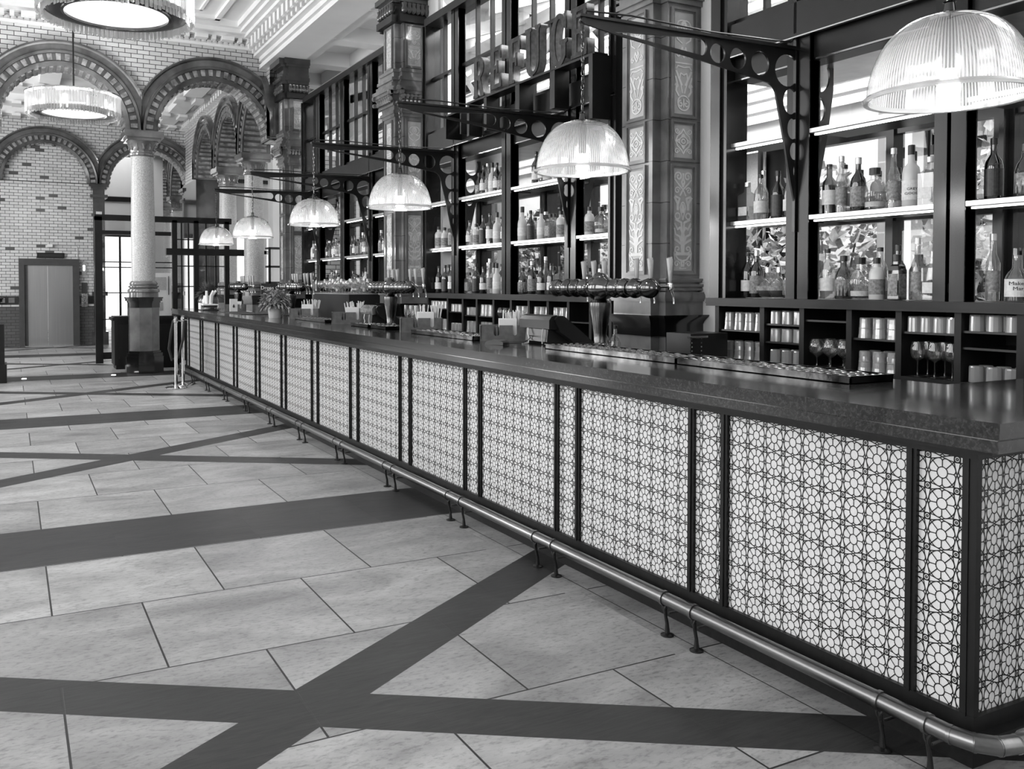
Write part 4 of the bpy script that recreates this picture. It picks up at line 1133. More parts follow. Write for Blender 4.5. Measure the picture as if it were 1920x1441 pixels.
for i, (ch, ys, z0, hh) in enumerate(LET):
    outl = [[(p[0]*hh*.86, p[1]*hh) for p in P] for P in letter_outlines(ch)]
    wdt = .6*hh
    lab = {'R': 'weathered metal letter R, first of the word above the middle shelves', 'F': 'weathered metal letter F above the middle shelves', 'U': 'weathered metal letter U above the middle shelves', 'G': 'weathered metal letter G above the middle shelves'}.get(ch)
    if ch == 'E': lab = 'weathered metal letter E between the R and the F' if i == 1 else 'weathered metal letter E, last of the word, crossed by the lamp chain'
    t = thing('sign_letter', (LXF, ys, z0), lab, 'letter', 'metal letters of the sign above the middle shelves')
    mesh_obj('letter_face', plate_mesh('face', outl, .006), 'letter_face', t, Matrix.Translation((-.045, 0, 0)) @ FACE_ROOM)
    mesh_obj('letter_body', plate_mesh('body', outl, .038), 'letter_edge', t, FACE_ROOM)
st = thing('sign_stand', (4.6, 7.7, 3.45), 'stepped black steel stand holding the metal letters above the middle shelves', 'sign stand')
b = MB()
b.box(4.44, 4.58, 6.35, 8.75, 3.545, 3.565)
b.box(4.44, 4.58, 6.38, 6.44, 3.2, 3.55).box(4.44, 4.60, 6.98, 7.06, 3.2, 3.55).box(4.44, 4.6, 7.62, 7.70, 3.2, 3.55).box(4.44, 4.60, 8.3, 8.36, 3.2, 3.55).box(4.44, 4.60, 8.70, 8.75, 3.2, 3.55)
b.build('support', 'dark_steel', st)
MB().box(4.42, 4.66, 6.35, 6.40, 3.0, 3.55).build('end_plate', 'dark_steel', st)
b = MB().box(4.44, 4.66, 8.9, 9.3, 3.50, 3.52).box(4.44, 4.66, 9.28, 9.30, 3.25, 3.52).box(4.44, 4.66, 8.9, 8.92, 3.25, 3.52)
b.build('side_plate', 'dark_steel', st)
# ================================================================== BOTTLES
def cyl_prof(r, pts): return [(r*a, b) for a, b in pts]
BK = {}
def bottle_kind(key, prof, n, glass, liquid, lab, cap, caph, capr, lz0, lz1, lab_full=False, square=False, text=None, liq_top=None):
    """prototype at the origin; prof is a list of (r, z). Parts: glass, contents, front label, stopper"""
    t = thing('bottle', (0, 0, 0), '', 'bottle')
    ph = .5 if square else 0
    MB().lathe(prof, (0, 0, 0), n, phase=ph).build('glass_body', glass, t, smooth=not square)
    if liquid:
        top = liq_top or prof[len(prof)//2][1]
        lp = [(max(r-.004, .002), max(z, .006)) for r, z in prof if z <= top]
        if len(lp) < 2: lp = [(prof[0][0]-.004, .006), (prof[1][0]-.004, top)]
        MB().lathe(lp, (0, 0, 0), n, phase=ph).build('contents', liquid, t, smooth=not square)
    rl = max(r for r, z in prof if lz0-.01 <= z <= lz1+.01) if any(lz0-.01 <= z <= lz1+.01 for r, z in prof) else max(r for r, z in prof)
    b = MB()
    if square:
        s_ = rl*math.cos(PI/4)*1.0 if n == 4 else rl
        b.box(-s_-.002, -s_, -s_*.85, s_*.85, lz0, lz1)
        b.box(-s_*.85, s_*.85, -s_-.002, -s_, lz0, lz1)
    else:
        m = 14; k = 0
        A0, A1 = (0, 2*PI) if lab_full else (PI*.75, PI*1.75)
        vs = []; fs = []
        for i in range(m+1):
            a = A0+(A1-A0)*i/m
            for z in (lz0, lz1): vs.append(((rl+.0012)*math.cos(a), (rl+.0012)*math.sin(a), z))
        for i in range(m): fs.append((2*i, 2*i+2, 2*i+3, 2*i+1))
        b.add(vs, fs)
    lb = b.build('label', lab, t)
    if text:
        for j, (s, dz, sz) in enumerate(text):
            me = text_mesh(s, sz, .0005)
            ang = Matrix.Rotation(math.radians(-46), 4, 'Z')     # faces the camera side: towards -X -Y
            mt = Matrix.Translation((0, 0, (lz0+lz1)/2+dz)) @ ang @ Matrix(((1, 0, 0, 0), (0, 0, -1, -(rl+.002)), (0, 1, 0, 0), (0, 0, 0, 1)))
            if not square:
                for v in me.vertices: v.co.z += -(rl+.002) + math.sqrt(max((rl+.002)**2 - min(v.co.x**2, (rl*.9)**2), 0)) if True else 0
            mesh_obj('label_text', me, 'ink' if lab in ('label_white', 'frosted', 'label_grey') else 'label_white', lb, mt)
    zt = prof[-1][1]
    MB().lathe([(capr, zt-.004), (capr, zt+caph), (capr*.8, zt+caph+.002)], (0, 0, 0), 14).build('stopper', cap, t, smooth=False)
    BK[key] = t
    return t
N1 = [(.036, 0), (.038, .004), (.038, .175), (.034, .20), (.016, .235), (.0135, .25), (.0135, .29)]
bottle_kind('tall_clear', N1, 20, 'bottle_glass', None, 'label_white', 'cap_dark', .02, .015, .05, .13)
bottle_kind('tall_dark', N1, 20, 'dark_glass', 'dark_liquid', 'label_white', 'cap_dark', .02, .015, .045, .12, liq_top=.18)
bottle_kind('tall_dark_round', N1, 20, 'dark_glass', 'dark_liquid', 'label_grey', 'cap_light', .035, .016, .03, .15, liq_top=.18)
bottle_kind('slim', [(.027, 0), (.028, .01), (.029, .20), (.014, .25), (.012, .32)], 18, 'bottle_glass', None, 'label_grey', 'cap_light', .03, .014, .05, .16)
bottle_kind('wine', [(.036, 0), (.037, .18), (.033, .205), (.015, .235), (.014, .30)], 20, 'smoke_glass', 'dark_liquid', 'label_white', 'cap_dark', .012, .0155, .06, .15, liq_top=.19)
bottle_kind('square', [(.056, 0), (.058, .004), (.058, .165), (.045, .18), (.018, .19), (.016, .22)], 4, 'bottle_glass', 'amber_liquid', 'label_grey', 'cap_dark', .03, .019, .03, .13, square=True, liq_top=.10)
bottle_kind('square_clear', [(.055, 0), (.057, .004), (.057, .18), (.02, .205), (.016, .245)], 4, 'bottle_glass', None, 'label_white', 'cap_light', .025, .018, .04, .10, square=True)
bottle_kind('globe', [(.025, 0), (.045, .01), (.063, .04), (.066, .065), (.055, .10), (.03, .125), (.016, .14), (.014, .175)], 24, 'bottle_glass', 'amber_liquid', 'label_grey', 'cap_light', .03, .017, .05, .08, liq_top=.065)
bottle_kind('decanter', [(.035, 0), (.045, .01), (.06, .07), (.062, .12), (.045, .165), (.022, .185), (.020, .215)], 10, 'clear_glass', 'amber_liquid', 'label_white', 'cap_dark', .035, .028, .02, .05, liq_top=.03)
bottle_kind('frosted', [(.038, 0), (.04, .004), (.04, .165), (.034, .20), (.017, .225), (.014, .28)], 22, 'frosted', None, 'label_white', 'cap_dark', .05, .0165, .05, .13)
bottle_kind('stone', [(.036, 0), (.038, .004), (.038, .155), (.03, .18), (.017, .19), (.016, .215)], 20, 'frosted', None, 'label_grey', 'cap_dark', .03, .018, .03, .12)
bottle_kind('stout', [(.042, 0), (.045, .006), (.044, .13), (.036, .165), (.018, .20), (.016, .235)], 20, 'smoke_glass', 'dark_liquid', 'label_grey', 'cap_dark', .03, .019, .02, .12, True, liq_top=.12)
bottle_kind('medallion', N1, 20, 'dark_glass', 'dark_liquid', 'label_dark', 'cap_dark', .03, .0155, .02, .16, liq_top=.18)
bottle_kind('waxed', [(.048, 0), (.05, .006), (.049, .11), (.042, .135), (.02, .17), (.018, .24)], 20, 'bottle_glass', 'dark_liquid', 'label_white', 'gun_metal', .03, .02, .025, .115, liq_top=.12, text=[("Maker's", .022, .026), ('Mark', -.004, .026)])
bottle_kind('black_label', [(.040, 0), (.042, .006), (.042, .13), (.036, .16), (.017, .19), (.015, .23)], 20, 'dark_glass', 'dark_liquid', 'label_dark', 'cap_dark', .03, .018, .02, .125, liq_top=.12, text=[('HYDE', .03, .028), ('No.', -.01, .018)])
bottle_kind('goose', [(.038, 0), (.041, .004), (.041, .19), (.036, .225), (.017, .25), (.015, .30)], 22, 'frosted', None, 'label_white', 'cap_dark', .05, .0165, .04, .15, text=[('GREY', .005, .02), ('GOOSE', -.02, .02)])
bottle_kind('coffee', [(.062, 0), (.066, .006), (.066, .15), (.05, .172), (.02, .185), (.018, .21)], 24, 'bottle_glass', 'dark_liquid', 'label_white', 'cap_dark', .025, .02, .02, .06, liq_top=.10, text=[('MR BLACK', .0, .018)])
bottle_kind('tan', [(.042, 0), (.045, .004), (.045, .17), (.035, .195), (.018, .205), (.017, .225)], 4, 'smoke_glass', 'amber_liquid', 'label_grey', 'cap_dark', .035, .02, .02, .15, square=True, liq_top=.15)
DESC = {'tall_clear': 'tall clear bottle with white label', 'tall_dark': 'tall dark bottle with white label', 'tall_dark_round': 'tall dark bottle with pale cap', 'slim': 'slim clear bottle with pale cap',
        'wine': 'smoky wine bottle with white label', 'square': 'square bottle of amber spirit', 'square_clear': 'square clear bottle', 'globe': 'round-bellied flask bottle', 'decanter': 'faceted decanter bottle',
        'frosted': 'frosted white bottle', 'stone': 'pale opaque bottle with dark cap', 'stout': 'stout dark bottle with grey label', 'medallion': 'dark bottle with dark label', 'waxed': 'wax-topped bottle with white lettered label',
        'black_label': 'bottle with black lettered label', 'goose': 'frosted vodka bottle with printed name', 'coffee': 'wide bottle with pale band label', 'tan': 'square smoky bottle'}
ORD = ['first', 'second', 'third', 'fourth', 'fifth', 'sixth', 'seventh', 'eighth', 'ninth', 'tenth', 'eleventh', 'twelfth', 'thirteenth', 'fourteenth', 'fifteenth', 'sixteenth', 'seventeenth', 'eighteenth']
KEYS = ['tall_clear', 'tall_dark', 'slim', 'wine', 'square', 'square_clear', 'globe', 'decanter', 'frosted', 'stone', 'stout', 'medallion', 'tall_dark_round', 'tan']
HERO = {   # (bay, section, level) -> kinds listed from the left of the picture (far end first)
    (0, 3, 1): ['square_clear', 'slim', 'tall_clear', 'wine', 'medallion', 'medallion', 'tall_dark'],
    (0, 3, 0): ['tall_dark', 'tall_dark_round', 'globe', 'globe', 'stout'],
    (0, 2, 1): ['wine', 'tall_clear', 'slim', 'stout', 'tall_dark_round', 'stone', 'decanter', 'decanter', 'slim', 'frosted', 'goose', 'goose', 'square_clear', 'tall_clear'],
    (0, 2, 0): ['tall_clear', 'square_clear', 'stout', 'globe', 'decanter', 'tall_clear', 'stone', 'medallion', 'tan', 'tan', 'slim', 'black_label', 'square_clear'],
    (0, 1, 1): ['medallion', 'stout', 'coffee', 'tall_dark', 'square', 'frosted'],
    (0, 1, 0): ['slim', 'waxed', 'black_label', 'black_label', 'decanter', 'tall_dark', 'square'],
    (1, 3, 0): ['tall_dark', 'medallion', 'medallion', 'globe', 'tall_dark', 'stout', 'slim'],
}
SECN = {0: ('right', 'centre-right', 'centre-left', 'left')}
used = set()
def put_bottle(kind, x, y, z, label, group, s_=1.0, rz=0):
    if kind not in used: o = BK[kind]; used.add(kind)
    else: o = copy_tree(BK[kind])
    o.location = (x, y, z); o['label'] = label; o['group'] = group
    o.scale = (s_*1.16, s_*1.16, s_); o.rotation_euler = (0, 0, rz)
    return o
SECW = ['rightmost', 'right-of-centre', 'left-of-centre', 'leftmost']
LEVW = ['cabinet top', 'lower shelf', 'upper shelf']
rb = random.Random(21)
for bi, B in enumerate(BAYS):
    ends = [B['y0']+.08] + [q for y in B['posts'] for q in (y-.11, y+.10)] + [B['y1']]
    secs = list(zip(ends[::2], ends[1::2]))
    for si, (a, c_) in enumerate(secs):
        for lv in (0, 1, 2):
            if bi == 0 and (lv == 2 or si == 0): continue
            if lv == 2 and not (bi == 1 and si in (1, 2)) and not (bi == 2 and si == 2): continue
            if bi == 2 and lv == 0 and si == 0: continue
            kinds = HERO.get((bi, si, lv))
            wdt = c_-a
            if not kinds:
                n = int(wdt/(.085 if bi < 2 else .11))
                if lv == 2: n = max(3, n//2+1)
                kinds = [rb.choice(KEYS) for _ in range(n)]
            n = len(kinds)
            for k, kd in enumerate(kinds):
                y = c_ - wdt*(k+.5)/n + rb.uniform(-.008, .008)
                if lv == 2: y = c_ - wdt*(.25 + .7*(k+.5)/n)
                y = min(max(y, a+.055), c_-.055)
                row = k % 2 if n*.098 > wdt else 0
                x = 4.775 + (.105 if row else 0) + rb.uniform(-.008, .008)
                sc = 1.0 if bi == 0 else rb.uniform(.95, 1.12)
                if bi == 0: sc = 1.05
                lab = '%s, %s from the left on the %s, %s section of the %s bay' % (DESC[kd], ORD[min(k, 17)], LEVW[lv], SECW[si], BAYN[bi])
                ws = lab.split()
                if len(ws) > 16: lab = '%s, %s from left, %s, %s section, %s bay' % (DESC[kd], ORD[min(k, 17)], LEVW[lv], SECW[si], BAYN[bi])
                put_bottle(kd, x, y, SH[lv]+.0035, lab, 'bottles on the %s of the %s bay' % (LEVW[lv], BAYN[bi]), sc)
for kd, o in list(BK.items()):
    if kd not in used:
        for ch in list(o.children_recursive): bpy.data.objects.remove(ch)
        bpy.data.objects.remove(o)

# ================================================================== GLASSES IN THE CABINETS
def glass_mesh(name, prof, n=14, flute=0.0, m='clear_glass', smooth=True):
    o = MB().lathe(prof, (0, 0, 0), n, capt=False, flute=flute).build(name, m, smooth=smooth); return o
tum = glass_mesh('tumbler', [(.001, .125), (.030, .125), (.033, .118), (.034, .066), (.037, .060), (.034, .054), (.041, .0), (.0395, .0), (.032, .115), (.001, .117)], 20, .02, 'tumbler_glass', False)
tum_s = glass_mesh('tumbler', [(.001, .088), (.034, .088), (.036, .08), (.038, .0), (.0365, .0), (.033, .078), (.001, .080)], 20, .02, 'tumbler_glass', False)
wineg = glass_mesh('wine_glass', [(.032, 0), (.031, .002), (.006, .006), (.0035, .02), (.0035, .085), (.01, .092), (.030, .105), (.040, .135), (.040, .16), (.031, .20), (.030, .20), (.0385, .16), (.0385, .135), (.028, .107), (.002, .096)], 20)
balloon = glass_mesh('wine_glass', [(.034, 0), (.033, .002), (.006, .006), (.004, .02), (.004, .06), (.015, .067), (.043, .09), (.052, .12), (.046, .155), (.036, .178), (.035, .178), (.0445, .155), (.0505, .12), (.042, .092), (.002, .072)], 24)
flute_g = glass_mesh('champagne_flute', [(.028, 0), (.027, .002), (.005, .006), (.003, .02), (.003, .07), (.008, .08), (.021, .12), (.024, .16), (.021, .215), (.020, .215), (.0225, .16), (.019, .12), (.002, .085)], 18)
GL = {'tumbler': tum, 'short': tum_s, 'wine': wineg, 'balloon': balloon, 'flute': flute_g}
GN = {'tumbler': 'ribbed clear tumbler standing upside down', 'short': 'short ribbed glass standing upside down', 'wine': 'stemmed clear wine glass', 'balloon': 'large balloon glass on a stem', 'flute': 'slender champagne flute'}
GSH = {'tumbler': 'ribbed tumbler', 'short': 'short glass', 'wine': 'wine glass', 'balloon': 'balloon glass', 'flute': 'champagne flute'}
GC = {'tumbler': 'glass', 'short': 'glass', 'wine': 'wine glass', 'balloon': 'balloon glass', 'flute': 'champagne flute'}
gused = set()
def put_glass(k, x, y, z, lab, grp, flip=False):
    o = GL[k]
    if k in gused: c = o.copy(); COL.objects.link(c); o = c
    gused.add(k)
    o.location = (x, y, z)
    if flip: o.rotation_euler = (PI, 0, 0)
    else: o.rotation_euler = (0, 0, 0)
    tag(o, lab, GC[k], grp)
CUBK = {(0, 0): ['tumbler', 'tumbler'], (0, 1): ['short', 'short', 'short'], (0, 2): ['balloon', 'short'], (0, 3): ['tumbler', 'tumbler'], (0, 4): ['wine', 'short'], (0, 5): ['short', 'short', 'short'], (0, 6): ['tumbler', 'short'],
        (1, 0): ['tumbler', 'short'], (1, 1): ['flute', 'short'], (1, 2): ['tumbler', 'short'], (1, 3): ['tumbler', 'tumbler'], (1, 4): ['tumbler', 'balloon'], (1, 5): ['short', 'tumbler'], (1, 6): ['tumbler', 'tumbler'], (1, 7): ['tumbler', 'tumbler']}
GH = {'tumbler': .125, 'short': .088, 'wine': .2, 'balloon': .178, 'flute': .215}
for (bi, k), kinds in CUBK.items():
    D = DIVS[bi]; ya, yb = D[k+1]+.022, D[k]-.022
    floors = [1.0455] + sorted(CUB_SHELF.get((bi, k), [1.24]))
    tops = floors[1:] + [1.443]
    for fi, fz in enumerate(floors):
        kd = kinds[min(fi, len(kinds)-1)]
        rad = {'tumbler': .0415, 'short': .0385, 'wine': .042, 'balloon': .054, 'flute': .029}[kd]
        ncol = int((yb-ya)/(2*rad)); room = tops[fi]-.014-fz
        if room < GH[kd]: kd = 'short'; rad = .0385; ncol = int((yb-ya)/.077)
        if room < GH[kd]: continue
        nst = 2 if kd in ('tumbler', 'short') and room > 2*GH[kd]+.002 and bi == 0 else 1
        for r_ in range(2 if bi == 0 else 1):
            for c_ in range(ncol):
                y = ya + (yb-ya)*(c_+.5)/ncol; x = 4.68 + r_*2.15*rad + (.0 if kd != 'wine' else .01)
                for s_ in range(nst):
                    lev = ['bottom', 'middle', 'top'][fi if len(floors) > 2 else fi*2]
                    lab = '%s, %s%s row, %s from left, %s level, %s opening, %s cabinet' % (GSH[kd], ('upper, ' if s_ else 'lower, ') if nst == 2 else '', ('front', 'back')[r_], ORD[ncol-1-c_], lev, ORD[k], BAYN[bi])
                    put_glass(kd, x, y, fz+.0006+s_*(GH[kd]+.001), lab, 'glasses, %s level, %s opening from the left, %s cabinet' % (lev, ORD[k], BAYN[bi]))
# ================================================================== ON THE BAR
CT = 1.167
def make_font():
    """beer font: vase column carrying a long ribbed barrel with six taps on the serving side; local origin at counter"""
    t = thing('beer_font', (0, 0, 0), '', 'beer tap', 'beer fonts on the bar')
    MB().lathe([(.075, 0), (.08, .008), (.05, .02), (.040, .035), (.045, .10), (.062, .20), (.072, .27), (.07, .295), (.045, .315), (.038, .325), (.05, .335), (.05, .345)], (0, 0, 0), 30).build('pillar', 'dark_brass', t, smooth=True)
    p = []; y = -.56
    p = [(.0, -.60), (.016, -.60), (.016, -.585), (.03, -.575), (.055, -.54), (.062, -.52), (.058, -.49), (.050, -.475)]
    for yc in (-.37, -.27, -.17): p += [(.050, yc-.05), (.050, yc-.03), (.060, yc-.015), (.063, yc), (.060, yc+.015), (.050, yc+.03)]
    p += [(.052, -.10), (.072, -.07), (.080, -.02), (.080, .02), (.072, .07), (.052, .10)]
    for yc in (.17, .27, .37): p += [(.050, yc-.03), (.060, yc-.015), (.063, yc), (.060, yc+.015), (.050, yc+.03), (.050, yc+.05)]
    p += [(.050, .475), (.058, .49), (.062, .52), (.055, .54), (.03, .575), (.016, .585), (.016, .60), (0, .60)]
    MB().lathe(p, (0, 0, .39), 28, 'Y').build('barrel', 'gun_metal', t, smooth=True)
    for yc in (-.47, -.32, -.18, .18, .32, .47):
        b = MB().lathe([(.053, yc-.003), (.053, yc+.003)], (0, 0, .39), 24, 'Y', capb=False, capt=False); b.build('ring', 'black_steel', t)
    MB().lathe([(.0, .49), (.03, .485), (.045, .468), (.05, .44)], (0, 0, 0), 24).build('finial', 'dark_brass', t, smooth=True)
    for y in (-.545, -.36, -.22, .13, .25, .37):
        hd = MB().lathe([(.0, 0), (.008, 0), (.009, .02), (.014, .13), (.016, .15), (.0, .155)], (0, 0, 0), 14)
        tap = MB().tube([(.04, y, .40), (.125, y, .40)], .009, 10).lathe([(.0, -.025), (.016, -.02), (.019, 0), (.016, .02), (.0, .025)], (.13, y, .40), 14).build('tap', 'chrome', t, smooth=True)
        h = MB().tube([(.13, y, .42), (.128, y-.002, .445), (.122, y-.004, .56), (.118, y-.004, .575)], [.009, .011, .020, .019], 14).build('handle', 'cap_light', tap, smooth=True)
        MB().tube([(.135, y, .385), (.15, y, .35), (.158, y, .325), (.158, y-.002, .295)], [.009, .008, .006, .006], 10).build('spout', 'chrome', tap, smooth=True)
    return t
FN = ['large beer font with barrel of taps in front of the nearest tiled column', 'beer font with barrel of taps in front of the second tiled column',
      'third beer font, left of the farthest shelving', 'farthest beer font beside the leftmost pendant lamp']
f0 = make_font()
for i, y in enumerate((4.82, 8.40, 12.0, 15.2)):
    f = f0 if i == 0 else copy_tree(f0)
    f.location = (3.40 if i else 3.42, y, CT); f['label'] = FN[i]
    if i: f.scale = (1, .95, 1)

# drip trays: bright steel trays with pierced rubber mats
def drip_tray(x0, x1, y0, y1, label, n=None):
    t = thing('drip_tray', ((x0+x1)/2, (y0+y1)/2, CT), label, 'drip tray', 'steel drip trays on the bar')
    b = MB().box(x0, x1, y0, y1, CT, CT+.004)
    for (a, c, d, e) in ((x0, x0+.006, y0, y1), (x1-.006, x1, y0, y1), (x0, x1, y0, y0+.006), (x0, x1, y1-.006, y1)): b.box(a, c, d, e, CT, CT+.030)
    b.box(x0-.004, x0+.012, y0-.004, y1+.004, CT+.028, CT+.032).box(x1-.012, x1+.004, y0-.004, y1+.004, CT+.028, CT+.032).box(x0, x1, y0-.004, y0+.012, CT+.028, CT+.032).box(x0, x1, y1-.012, y1+.004, CT+.028, CT+.032)
    b.build('tray', 'tray_side', t)
    g = MB().box(x0+.01, x1-.01, y0+.01, y1-.01, CT+.018, CT+.022)
    g.build('mat', 'rubber', t)
    m = MB(); ny = int((y1-y0)/.055)
    for i in range(ny):
        for j in range(5):
            yy = y0+.03+(y1-y0-.06)*i/max(ny-1, 1); xx = x0+.035+(x1-x0-.07)*j/4 + (.012 if i % 2 else 0)
            if xx+.02 > x1-.008: continue
            m.lathe([(.018, .022), (.018, .029), (.012, .031), (.009, .029), (.009, .023)], (xx, yy, CT), 9, capb=False)
    m.build('mat_studs', 'steel_tray', t, kind='stuff')
drip_tray(3.05, 3.31, 2.54, 3.62, 'nearest steel drip tray, at the right end of the bar')
drip_tray(3.05, 3.31, 3.63, 4.90, 'steel drip tray in front of the large beer font')
drip_tray(3.02, 3.28, 5.86, 7.00, 'steel drip tray between the two nearest wooden caddies')
drip_tray(3.05, 3.30, 7.66, 8.05, 'short steel drip tray under the second beer font')
drip_tray(3.05, 3.30, 8.12, 8.60, 'short steel drip tray left of the second beer font')
drip_tray(3.05, 3.30, 9.45, 10.6, 'steel drip tray beside the potted plant')

# wooden caddies with napkins, straws and a slotted front
def caddy(x, y, rz, label, straws=True, sc=1.0):
    t = thing('napkin_caddy', (0, 0, 0), label, 'caddy', 'wooden caddies on the bar')
    L_, W_, H_ = .34, .155, .115
    b = MB()
    b.box(-L_/2, L_/2, -W_/2, W_/2, 0, .012)
    b.box(-L_/2, L_/2, W_/2-.012, W_/2, .012, H_).box(-L_/2, -L_/2+.012, -W_/2, W_/2, .012, H_).box(L_/2-.012, L_/2, -W_/2, W_/2, .012, H_)
    M = lambda u, v, w_: (u, w_, v)
    out = [(-L_/2, .012), (L_/2, .012), (L_/2, H_), (.10, H_)] + arc(.085, .055, .015, 0, -180, 6) + [(.07, H_), (-.03, H_)] + arc(-.05, .055, .02, 0, -180, 6) + [(-.07, H_), (-L_/2, H_)]
    me = plate_mesh('front', [out], .006)
    me.transform(Matrix(((1, 0, 0, 0), (0, 0, -1, -W_/2+.006), (0, 1, 0, 0), (0, 0, 0, 1))))
    b.box(-.052, -.040, -W_/2+.012, W_/2-.012, .012, H_-.01)
    b.build('box', 'wood_box', t)
    mesh_obj('slotted_front', me, 'wood_box', t)
    n = MB()
    for k in range(12): n.box(-.03, .10, -.055+k*.0075, -.050+k*.0075, .015, .155+.004*(k % 3))
    n.build('napkins', 'paper', t)
    if straws:
        s_ = MB()
        for k in range(30):
            a = R.uniform(-.25, .25); bb = R.uniform(-.12, .12); x_ = .125+R.uniform(-.022, .022) if k % 3 else .03+R.uniform(-.05, .05); y_ = R.uniform(-.03, .05)
            s_.tube([(x_, y_, .02), (x_+a*.16, y_+bb*.16, .21+R.uniform(-.012, .016))], .0042, 5)
        s_.build('straws', 'label_white', t)
    t.location = (x, y, CT); t.rotation_euler = (0, 0, rz); t.scale = (sc, sc, sc)
    return t
caddy(3.24, 5.80, -.45, 'wooden napkin and straw caddy nearest the card reader', sc=1.0)
caddy(3.20, 7.20, -.35, 'wooden caddy with napkins left of the long drip tray', sc=1.08)
caddy(3.22, 9.15, -.35, 'wooden caddy with straws left of the second beer font', sc=1.08)
caddy(3.24, 10.85, -.35, 'wooden caddy with napkins right of the plant pot', sc=1.08)
caddy(3.26, 12.75, -.3, 'dark wooden caddy left of the plant pot', False)
caddy(3.22, 14.6, -.3, 'farthest wooden caddy, near the ice bucket', False, .95)

# till screen seen from behind, its top leaning over the customer side
def till(y0, y1, x0, label, dw):
    t = thing('till_screen', (x0+.15, (y0+y1)/2, CT), label, 'till', 'till screens on the bar')
    P = lambda pts, a, b_, nm, m: MB().prism([(x0+u, CT+v) for u, v in pts], a, b_, lambda u, v, w_: (u, w_, v)).build(nm, m, t)
    P([(.03, .175), (.05, .198), (.09, .20), (.11, .192), (.345, .012), (.33, 0), (.21, 0), (.07, .09)], y0, y1, 'screen_housing', 'black_plastic')
    P([(-.01, .11), (-.01, .17), (.01, .195), (.05, .205), (.065, .195), (.065, .12), (.05, .105)], y0+.015, y1+.03, 'display_bar', dw)
    P([(.0, .02), (.01, .105), (.10, .11), (.22, .03), (.24, 0), (.03, 0)], y0+.06, y1-.03, 'stand', 'black_plastic')
    MB().tube([(x0-.005, y1-.08, CT+.11), (x0-.02, y1-.10, CT+.07), (x0-.01, y1-.10, CT+.035), (x0-.04, y1-.14, CT+.006), (x0-.09, y1-.14, CT+.005)], .0045, 6).build('cable', 'paper', t, smooth=True)
    MB().tube([(x0-.005, y0+.10, CT+.11), (x0-.014, y0+.10, CT+.06), (x0-.012, y0+.1, CT+.005)], .0045, 6).build('cable', 'grey_paper', t, smooth=True)
till(5.14, 5.52, 3.25, 'black till screen seen from behind, leaning back beside the large beer font', 'dark_steel')
# hand scanner / card reader on its cable
t = thing('card_reader', (2.96, 5.38, CT), 'small black card reader lying on the granite with its cable', 'card reader')
MB().prism([(-.085, .004), (-.07, .022), (-.02, .034), (.06, .032), (.085, .018), (.085, .002), (-.07, .0)], -.035, .035, lambda u, v, w_: (2.96+w_*.9+u*.35, 5.38-u*.9+w_*.3, CT+v)).build('body', 'black_plastic', t)
MB().tube([(3.0, 5.30, CT+.012), (3.08, 5.22, CT+.02), (3.15, 5.25, CT+.05), (3.2, 5.35, CT+.06), (3.27, 5.38, CT+.05)], .003, 5).build('cable', 'black_plastic', t, smooth=True)
till(8.62, 8.95, 3.30, 'smaller till screen with a bright display bar behind the second beer font', 'steel_tray')

# potted plant
rp = random.Random(5)
t = thing('potted_plant', (2.96, 11.2, CT), 'small leafy plant in a pale tapered pot on the bar', 'plant')
MB().lathe([(.07, 0), (.075, .005), (.09, .15), (.094, .155), (.085, .155), (.08, .13), (.0, .13)], (2.96, 11.2, CT), 24).build('pot', 'terracotta', t, smooth=True)
def leaves(c, n, rad, h, leaf, up, rr, droop=.3):
    b = MB()
    for i in range(n):
        a = rr.uniform(0, 2*PI); e = rr.uniform(0, 1); q = rad*rr.random()**.5
        P0 = Vector((c[0]+math.cos(a)*q*.75, c[1]+math.sin(a)*q*.75, c[2]+h*rr.uniform(.1, 1)*(1-.5*(q/rad)**2)))
        d = Vector((math.cos(a), math.sin(a), rr.uniform(-droop, up))).normalized(); s_ = d.cross(Vector((rr.uniform(-.4, .4), rr.uniform(-.4, .4), 1))).normalized()
        L_ = leaf*rr.uniform(.6, 1.2); nn = d.cross(s_)
        b.add([tuple(P0), tuple(P0+d*L_*.45+s_*L_*.22), tuple(P0+d*L_-Vector((0, 0, L_*.25))), tuple(P0+d*L_*.45-s_*L_*.22), tuple(P0+d*L_*.5+nn*L_*.06)], [(0, 1, 4), (0, 4, 3), (1, 2, 4), (4, 2, 3)])
    return b
leaves((2.96, 11.2, CT+.13), 900, .20, .25, .075, 1.0, rp, .9).build('foliage', 'leaf_light', t)
b = MB()
for k in range(9):
    a = rp.uniform(0, 6.28); b.tube([(2.96, 11.2, CT+.13), (2.96+math.cos(a)*.07, 11.2+math.sin(a)*.07, CT+.25), (2.96+math.cos(a)*.15, 11.2+math.sin(a)*.15, CT+.26)], .003, 4)
b.build('stem', 'stem', t)
